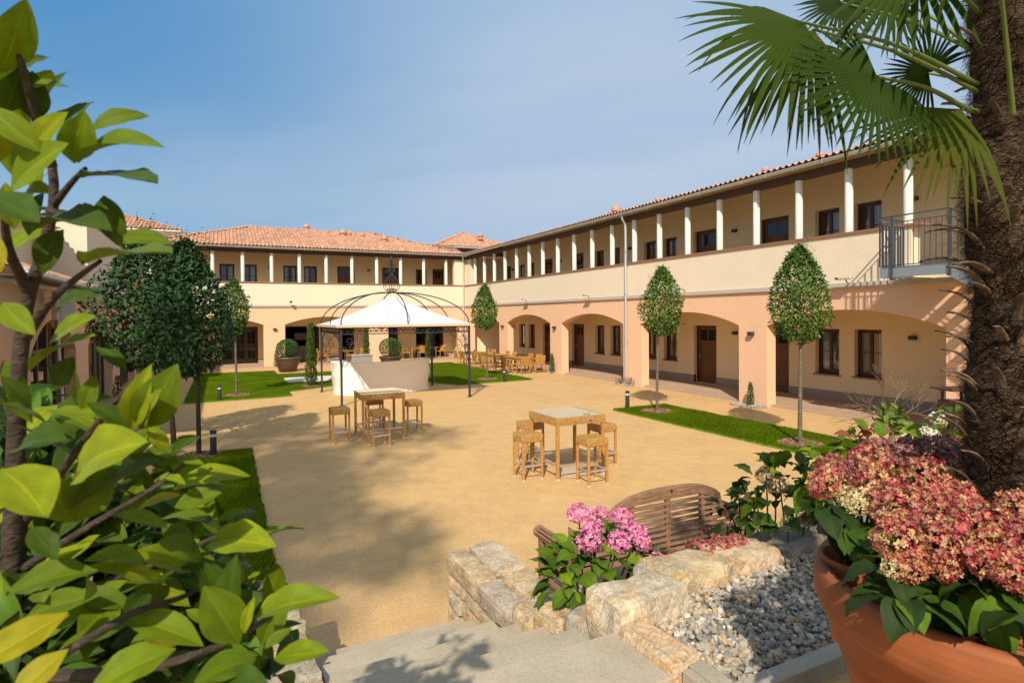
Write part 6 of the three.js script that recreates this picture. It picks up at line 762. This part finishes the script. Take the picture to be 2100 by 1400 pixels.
  for (const [py, len, rise] of [[540, 0.20, 0.18], [515, 0.17, 0.12], [578, 0.19, 0.55], [600, 0.14, 0.6], [645, 0.12, 0.5], [680, 0.10, 0.3], [730, 0.13, 0.55], [790, 0.15, 0.6], [850, 0.17, 0.65], [905, 0.19, 0.75], [1000, 0.17, 0.75], [450, 0.14, 0.1], [400, 0.13, 0.2]]) stub(camR + Math.PI + (R() - 0.5) * 0.9, (at(1990, py, 1.98).y - 0.0 - y0) / H - 0.02, len, rise, 0.017 + 0.006 * R(), Math.floor(R() * 3));
  for (const [px, py, len] of [[2055, 660, 0.17], [2040, 700, 0.15], [2030, 860, 0.16], [2045, 945, 0.18], [2052, 1030, 0.17], [2065, 470, 0.14], [2035, 540, 0.15], [2085, 800, 0.16], [2012, 800, 0.15]]) { const k = (px - 2068) / 110; stub(toCam + k * 1.1, (at(px, py, 1.9).y - y0) / H - 0.02, len, 0.85, 0.021, Math.floor(R() * 3)); }
  // fans: hub, the way the middle segment points, the face normal
  const palmM = [[0.045, 0.088, 0.006], [0.06, 0.105, 0.006], [0.03, 0.062, 0.006], [0.12, 0.145, 0.008]].map((c) => phys({ color: lin(...c), roughness: 0.6, specularIntensity: 0.12, transmission: 0.36, thickness: 0, side: THREE.DoubleSide, map: rep(tex(64, (u, v) => { const q = 0.8 + 0.25 * (fbm(u, v, 16, 3, 5, 2) - 0.5); return [q, q, q * 0.9]; }, true), 0.05, 0.6) })), stalkM = phys({ color: lin(0.115, 0.165, 0.03), roughness: 0.4 }), dryM = phys({ color: lin(0.38, 0.27, 0.07), roughness: 0.6, transmission: 0.2, thickness: 0, side: THREE.DoubleSide });
  function fan(root, hub, dir, nrm, rad2, spread, droop, mi, seed, n = 36, web = 0.44) {
    const R = rng(seed), q = aim(dir, nrm), X = V3(1, 0, 0).applyQuaternion(q), Y = V3(0, 1, 0).applyQuaternion(q), Z = V3(0, 0, 1).applyQuaternion(q), p = [], uv = [], ix = [], tp = [], tx = []; let c = 0;
    for (let i = 0; i < n; i++) {
      const a = (i + 0.5 - n / 2) / n * spread, L = rad2 * (0.80 + 0.22 * Math.cos(a * 0.5) - 0.12 * R()), dw = spread / n / 2, dr = droop * (0.5 + 1.0 * R()) * (0.6 + 0.5 * Math.abs(a) / (spread / 2)), K = 11, bend = R() < 0.3 ? 2.1 : 1, split = 0.93;
      const d0 = X.clone().multiplyScalar(Math.sin(a)).addScaledVector(Y, Math.cos(a)).addScaledVector(Z, 0.12 * Math.cos(a * 1.3) - 0.05), side = X.clone().multiplyScalar(Math.cos(a)).addScaledVector(Y, -Math.sin(a));
      for (let k = 0; k <= K; k++) {
        const s = k / K, l = L * s, fall = Math.pow(Math.max(0, s - web * 0.8), 1.8) * dr * L * bend, ctr = hub.clone().addScaledVector(d0, l - fall * 0.35).add(V3(0, -fall, 0)), wmax = L * web * Math.tan(dw) * 1.06, w = s < web ? Math.max(0.0015, l * Math.tan(dw) * 1.06) : wmax * 0.9 * Math.min(1, Math.pow(Math.max(0, (1.01 - s) / 0.34), 0.75)), f = w * 0.45;
        for (const [x, z] of [[-1, 0], [0, -1], [1, 0]]) { const v = ctr.clone().addScaledVector(side, x * w).addScaledVector(Z, z * f); p.push(v.x, v.y, v.z); uv.push(x * w + i, l); }
        if (k < K) { const b = c + k * 3; const tgt = s > split ? tx : ix; tgt.push(b, b + 1, b + 4, b, b + 4, b + 3, b + 1, b + 2, b + 5, b + 1, b + 5, b + 4); }
      }
      c += (K + 1) * 3; void tp;
    }
    const g = new THREE.BufferGeometry(); g.setAttribute('position', new THREE.Float32BufferAttribute(p, 3)); g.setAttribute('uv', new THREE.Float32BufferAttribute(uv, 2)); g.setIndex([...ix, ...tx]); g.computeVertexNormals(); g.translate(-bx, -y0, -bz); const o = mesh('frond', g, palmM[mi], t, true);
    const midp = root.clone().lerp(hub, 0.5).add(V3(0, 0.05 * root.distanceTo(hub), 0)), off = V3(bx, y0, bz); mesh('leaf_stalk', tube([root, midp, hub].map((v) => v.clone().sub(off)), [0.0085, 0.0045], 18, 6), stalkM, o);
  }
  const crownP = V3(bx + lean(0.93).x, y0 + H * 0.95, bz + lean(0.93).z), rt2 = (px, py, d = 1.95) => at(px, py, d), D3 = (a, b) => b.clone().sub(a);
  const toEye = (px, py, d, o) => EYE.clone().sub(at(px, py, d)).normalize().add(V3(...o)).toArray();
  const fanPx = (root, hub, tip, rad3, spread, droop, mi, seed, nb, n) => { const h = at(...hub), tp = at(...tip), dir = D3(h, tp); fan(at(...root), h, dir, V3(...nb), rad3, spread, droop, mi, seed, n); };
  // the fans the picture shows
  fanPx([2030, 185, 1.98], [1650, 46, 1.86], [1440, 175, 1.80], 0.43, 2.5, 0.32, 1, 811, toEye(1650, 46, 1.86, [-0.1, 0.45, 0]), 24);
  fanPx([2030, 200, 1.98], [1668, 60, 1.95], [1575, 290, 1.95], 0.40, 1.7, 0.5, 3, 812, toEye(1668, 60, 1.95, [-0.3, 0.2, 0]), 17);
  fanPx([1992, 228, 1.92], [1800, 158, 1.75], [1665, 255, 1.70], 0.30, 4.3, 0.2, 0, 813, toEye(1800, 158, 1.75, [0.1, 0.2, 0]), 36);
  fanPx([2005, 228, 1.95], [1972, 224, 1.9], [1850, 340, 1.86], 0.37, 2.1, 0.35, 3, 814, toEye(1972, 224, 1.9, [0.1, 0.3, 0]), 22);
  fanPx([2010, 180, 2.1], [1905, 150, 2.15], [1840, 125, 2.2], 0.18, 4.6, 0.2, 2, 815, toEye(1905, 150, 2.15, [0.2, -0.2, 0]), 34);
  fanPx([2040, 60, 2.0], [1880, -70, 1.75], [1815, 70, 1.70], 0.34, 1.7, 0.35, 1, 816, toEye(1880, -70, 1.75, [-0.2, 0.3, 0]), 13);
  fanPx([2060, 110, 2.05], [2105, 0, 2.05], [1985, 40, 2.05], 0.26, 1.5, 0.05, 0, 817, toEye(2105, 0, 2.05, [0, 0.2, 0]), 18);
  fanPx([2030, 120, 2.0], [1725, 5, 2.1], [1700, 70, 2.08], 0.17, 5.4, 0.25, 2, 818, toEye(1725, 5, 2.1, [0.3, 0.4, 0]), 34);
  fanPx([2030, 130, 2.0], [1830, -10, 2.2], [1760, 20, 2.2], 0.26, 3.6, 0.4, 2, 820, toEye(1830, -10, 2.2, [0.0, 0.6, 0]), 30);
  fanPx([2078, 232, 1.84], [2040, -130, 1.6], [2000, -60, 1.5], 0.3, 2.4, 0.8, 1, 819, toEye(2040, -130, 1.6, [0, 0.6, 0]), 16);
  // the rest of the crown, above the picture
  for (let i = 0; i < 16; i++) { const a = toCam - 2.4 + i * 0.42 + 0.15 * R(), el = 0.25 + 0.75 * R(), d = V3(Math.cos(a), el, Math.sin(a)).normalize(), hub = crownP.clone().addScaledVector(d, 0.42 + 0.18 * R()).add(V3(0, 0.42, 0)); const hubP = hub.clone().sub(EYE), dep = hubP.dot(FWD), py = 668 - hubP.dot(UPV) / Math.max(dep, 0.1) * FOCAL; if (dep > -0.1 && py > -900) hub.y += 0.75; fan(crownP, hub, V3(d.x, d.y * 0.15 - 0.2, d.z), V3(0, 1, 0).addScaledVector(d, 0.3), 0.42, 3.6, 0.8, i % 4, 830 + i, 30); }
  void dryM; void rt2;
}
// ---------------------------------------------------------------- lemon shrub in the foreground
{
  const R = rng(900), base = V3(-0.95, TY - 0.03, -1.05), t = thing('lemon_shrub', 'lemon shrub with big glossy leaves filling the near corner', 'shrub', base.toArray()), off = (p) => p.clone().sub(base);
  const br = (pts, r) => mesh('branch', tube(pts.map((q) => off(at(...q))), r, 24, 8), C.barkDark, t);
  br([[20, 1330, 1.0], [30, 1000, 0.96], [38, 760, 0.93], [55, 620, 0.92], [85, 520, 0.91], [110, 410, 0.9], [105, 330, 0.9]], [0.019, 0.006]); br([[45, 700, 0.93], [100, 620, 0.9], [150, 575, 0.86], [205, 535, 0.82]], [0.009, 0.003]); br([[60, 600, 0.92], [20, 520, 0.86], [5, 430, 0.8]], [0.010, 0.004]); br([[110, 420, 0.9], [150, 370, 0.86], [175, 345, 0.84]], [0.006, 0.003]); br([[105, 340, 0.9], [70, 230, 0.84], [45, 140, 0.8], [30, 60, 0.78]], [0.008, 0.004]);
  br([[40, 1390, 0.85], [180, 1310, 0.8], [275, 1255, 0.84], [370, 1225, 0.92], [440, 1190, 1.0]], [0.008, 0.003]); br([[25, 1100, 1.0], [130, 960, 0.92], [230, 830, 0.85], [290, 770, 0.8]], [0.010, 0.003]); br([[25, 1180, 1.0], [180, 1080, 0.92], [330, 990, 0.95], [400, 930, 1.0]], [0.008, 0.003]); br([[25, 1250, 1.0], [230, 1190, 0.98], [400, 1120, 1.0], [480, 1080, 1.02]], [0.008, 0.003]); br([[60, 1390, 0.8], [300, 1370, 0.78], [480, 1310, 0.85], [560, 1260, 0.9]], [0.010, 0.003]); br([[100, 430, 0.9], [135, 440, 0.88], [165, 420, 0.88]], [0.006, 0.003]);
  let count = 0;
  // leaves given by base and tip in the picture, their depth there, and how the face is turned: lift > 0 looks up
  const L = (x0, y0, d0, x1, y1, d1, lift, roll2, m, wide = 1) => { const A = at(x0, y0, d0), B = at(x1, y1, d1), dir = B.clone().sub(A), tov = EYE.clone().sub(A).normalize(), nr = tov.multiplyScalar(1 - Math.abs(lift)).add(V3(0, lift * 1.6, 0)).add(V3(-0.35 * roll2, 0, 0.2 * roll2)); const o = leafMesh(t, A, dir, nr, dir.length() * 1.04, lemG[count++ % 6], LEM[m]); o.scale.x *= wide; };
  const list = [
    [0, 150, .80, 52, 2, .76, .1, -.4, 1, 1.1], [18, 160, .82, 92, 106, .84, .4, .3, 2, .8], [28, 210, .84, 116, 150, .82, .5, .3, 0, 1], [72, 250, .86, 62, 148, .82, .05, .2, 2, 1.35], [6, 235, .84, 28, 130, .8, .1, -.6, 2, 1.2], [-30, 215, .76, 75, 315, .78, .2, .3, 1, 1.2], [60, 320, .86, 136, 232, .84, .3, .5, 3, 1.1], [150, 335, .86, 160, 228, .82, .15, 0, 1, 1.3], [160, 335, .86, 304, 262, .82, .45, .2, 0, 1.15], [185, 268, .9, 297, 206, .92, .35, .3, 0, .9], [165, 362, .86, 326, 396, .82, .55, -.1, 2, 1.25], [20, 390, .8, 138, 308, .78, .3, -.3, 1, 1.4], [-25, 400, .76, 76, 455, .74, .2, -.2, 2, 1.3], [55, 480, .86, 232, 440, .8, .5, .1, 2, 1], [212, 400, .88, 236, 508, .86, 0, .5, 2, 1.2], [236, 500, .84, 331, 464, .82, .4, .2, 0, 1.1], [165, 540, .82, 358, 548, .76, .55, -.2, 0, 1.2], [100, 705, .82, 190, 658, .8, .35, .3, 1, 1.3], [60, 760, .84, 192, 690, .8, .5, 0, 1, 1], [0, 330, .8, -20, 250, .76, .1, 0, 3, 1.2], [130, 470, .88, 60, 560, .86, .2, .3, 2, 1.3], [140, 440, .88, 210, 440, .86, .2, .2, 1, 1], [30, 470, .8, 5, 380, .78, .1, .4, 3, 1.1], [5, 620, .78, 60, 690, .76, .1, .5, 1, 1.2], [0, 560, .8, -10, 480, .8, .1, .5, 4, 1], [115, 640, .84, 190, 590, .82, .4, .2, 2, 1],
    // the bright cluster in the middle
    [270, 880, .80, 302, 762, .76, .12, .5, 3, .95], [285, 880, .80, 352, 770, .76, .1, -.3, 0, 1.25], [300, 880, .8, 346, 800, .76, .3, -.4, 3, .9], [268, 885, .82, 185, 822, .80, .4, .3, 2, 1.1], [250, 860, .84, 150, 845, .82, .5, .2, 1, 1], [150, 985, .74, 282, 878, .70, .35, .2, 3, 1.35], [150, 1070, .74, 85, 960, .70, .3, .2, 1, 1.4], [155, 1070, .74, 208, 948, .72, .2, -.2, 0, 1.4], [0, 960, .7, 110, 1060, .66, .45, .1, 3, 1.35], [150, 1070, .76, 310, 955, .72, .5, -.3, 2, 1.1], [345, 930, .94, 300, 870, .92, .3, .3, 3, 1], [350, 935, .94, 402, 888, .92, .35, .2, 2, .9], [360, 945, .94, 418, 948, .94, .4, .2, 1, 1], [335, 980, .92, 375, 975, .9, .5, 0, 3, .9], [355, 1040, .95, 452, 1010, .96, .3, .2, 0, 1.1], [440, 1070, 1.0, 508, 1048, 1.02, .4, .2, 0, .9], [280, 1045, .84, 370, 1015, .84, .5, .2, 4, .8], [420, 1120, .92, 566, 1098, .90, .45, .1, 3, 1.2], [430, 1115, .92, 515, 1072, .94, .4, .2, 3, 1.1], [320, 1110, .86, 440, 1130, .9, .4, .1, 0, 1.3], [330, 1075, .9, 400, 1126, .9, .3, .4, 5, 1.2], [230, 1055, .8, 340, 1085, .84, .5, .2, 1, 1], [60, 1080, .72, 115, 1145, .7, .3, .1, 2, 1.2], [200, 1170, .74, 0, 1215, .7, .5, 0, 0, 1.15], [170, 1150, .78, 320, 1140, .84, .45, .2, 1, 1], [170, 1180, .76, 205, 1210, .8, .4, .2, 1, 1.2], [175, 1160, .78, 320, 1195, .86, .3, -.4, 3, .6], [360, 1165, .96, 480, 1180, .98, .5, 0, 2, .8], [490, 1320, .80, 420, 1205, .78, .15, .2, 0, 1.5], [500, 1300, .80, 515, 1225, .80, .3, .3, 3, .7], [520, 1270, .82, 680, 1208, .80, .45, .2, 1, .95], [530, 1260, .84, 590, 1200, .86, .3, .4, 4, .9], [540, 1330, .82, 595, 1290, .84, .4, .2, 0, 1], [560, 1350, .82, 668, 1345, .80, .35, 0, 1, 1.15], [525, 1350, .76, 400, 1400, .70, .5, 0, 0, 1.4], [360, 1330, .72, 180, 1420, .66, .5, 0, 1, 1.3], [380, 1250, .9, 430, 1280, .9, .3, .3, 1, 1.1], [330, 1240, .95, 250, 1260, .9, .2, .4, 4, .9], [140, 1255, .72, -40, 1380, .66, .4, .1, 4, 1.15], [0, 1170, .72, -60, 1300, .68, .4, .2, 1, 1.2], [140, 1330, .68, 20, 1440, .64, .4, .1, 4, 1.3], [430, 1420, .72, 560, 1400, .70, .4, .1, 2, 1.3], [260, 760, .9, 200, 700, .88, .3, .3, 2, 1], [150, 900, .86, 60, 860, .84, .4, .2, 2, 1.1], [110, 800, .86, 150, 730, .85, .2, .5, 2, 1.2], [60, 830, .86, 10, 770, .84, .2, .4, 2, 1.2], [170, 850, .86, 195, 770, .86, .2, .4, 0, 1.1], [30, 930, .84, 130, 880, .8, .4, .3, 2, 1.1], [420, 1215, .95, 370, 1180, .95, .3, .2, 2, 1.1], [330, 1290, .86, 250, 1330, .82, .4, .2, 0, 1.1],
  ];
  for (const q of list) L(...q);
  // filling leaves along the branches, behind the ones above
  const fill = [[50, 250, .95, 50], [70, 420, .98, 60], [60, 860, 1.0, 70], [160, 920, 1.0, 80], [200, 1000, 1.0, 90], [120, 1240, 0.95, 120], [110, 1010, .98, 90], [230, 1040, 1.02, 90], [330, 1060, 1.06, 70], [420, 1120, 1.1, 60], [110, 1130, .98, 90], [250, 1170, 1.04, 90], [380, 1220, 1.06, 70], [130, 1300, .95, 100], [280, 1320, .95, 100], [430, 1330, .95, 80], [500, 1290, .95, 50], [30, 1180, .95, 80], [60, 1370, .85, 80], [480, 1160, 1.1, 50]];
  for (const [x, y, d, s] of fill) for (let k = 0; k < 9; k++) { const A = at(x + (R() - 0.5) * 2 * s, y + (R() - 0.5) * 2 * s, d + (R() - 0.3) * 0.28), dir = randDir(R).add(V3(0.25, 0.35, 0)), nr = V3(-0.25, 1, 0.4).add(randDir(R).multiplyScalar(0.6)); leafMesh(t, A, dir, nr, 0.085 + 0.05 * R(), lemG[Math.floor(R() * 6)], LEM[[0, 1, 2, 2, 5, 0, 3][Math.floor(R() * 7)]]); }
  { const ms = [], cs = [], pal = [[0.035, 0.07, 0.008], [0.05, 0.10, 0.010], [0.08, 0.15, 0.012], [0.025, 0.05, 0.008]]; const zone = [[30, 900, 1.2, 70, 70], [110, 1010, 1.2, 120, 70], [190, 1090, 1.25, 140, 80], [120, 1180, 1.15, 140, 90], [310, 1190, 1.3, 130, 60], [200, 1300, 1.15, 200, 80], [430, 1290, 1.2, 110, 80], [40, 1350, 1.0, 90, 70], [420, 1370, 1.1, 160, 50]];  // inner leaves coloured darker than the rest, standing in for shade inside the shrub
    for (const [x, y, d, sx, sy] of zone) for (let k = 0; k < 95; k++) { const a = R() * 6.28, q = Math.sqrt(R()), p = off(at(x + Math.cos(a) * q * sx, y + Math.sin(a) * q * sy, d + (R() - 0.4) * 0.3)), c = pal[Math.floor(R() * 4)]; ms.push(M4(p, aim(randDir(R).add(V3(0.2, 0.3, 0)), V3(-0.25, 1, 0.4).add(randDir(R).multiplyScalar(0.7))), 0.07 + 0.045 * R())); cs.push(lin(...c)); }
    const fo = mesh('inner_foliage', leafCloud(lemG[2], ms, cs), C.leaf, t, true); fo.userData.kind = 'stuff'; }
  const fr = (() => { const q = new THREE.SphereGeometry(0.026, 20, 14), p = q.attributes.position; for (let i = 0; i < p.count; i++) { const y = p.getY(i) / 0.026, k = Math.abs(y) > 0.82 ? 1 + 0.22 * (Math.abs(y) - 0.82) * 5 : 1; p.setY(i, p.getY(i) * 1.12 * k); } q.rotateZ(0.5); q.computeVertexNormals(); return q; })(), f = mesh('lemon', fr, std({ color: lin(0.62, 0.56, 0.07), roughness: 0.5, bumpMap: rep(bumpT, 0.2), bumpScale: 0.001 }), t); f.position.copy(off(at(338, 1288, 0.97)));
  struct('shrub_bed', box(-6.5, 0.15, TY - 0.5, TY + 0.0, -2.3, -0.35), C.soilBed);
}
renderer.render(scene, camera);
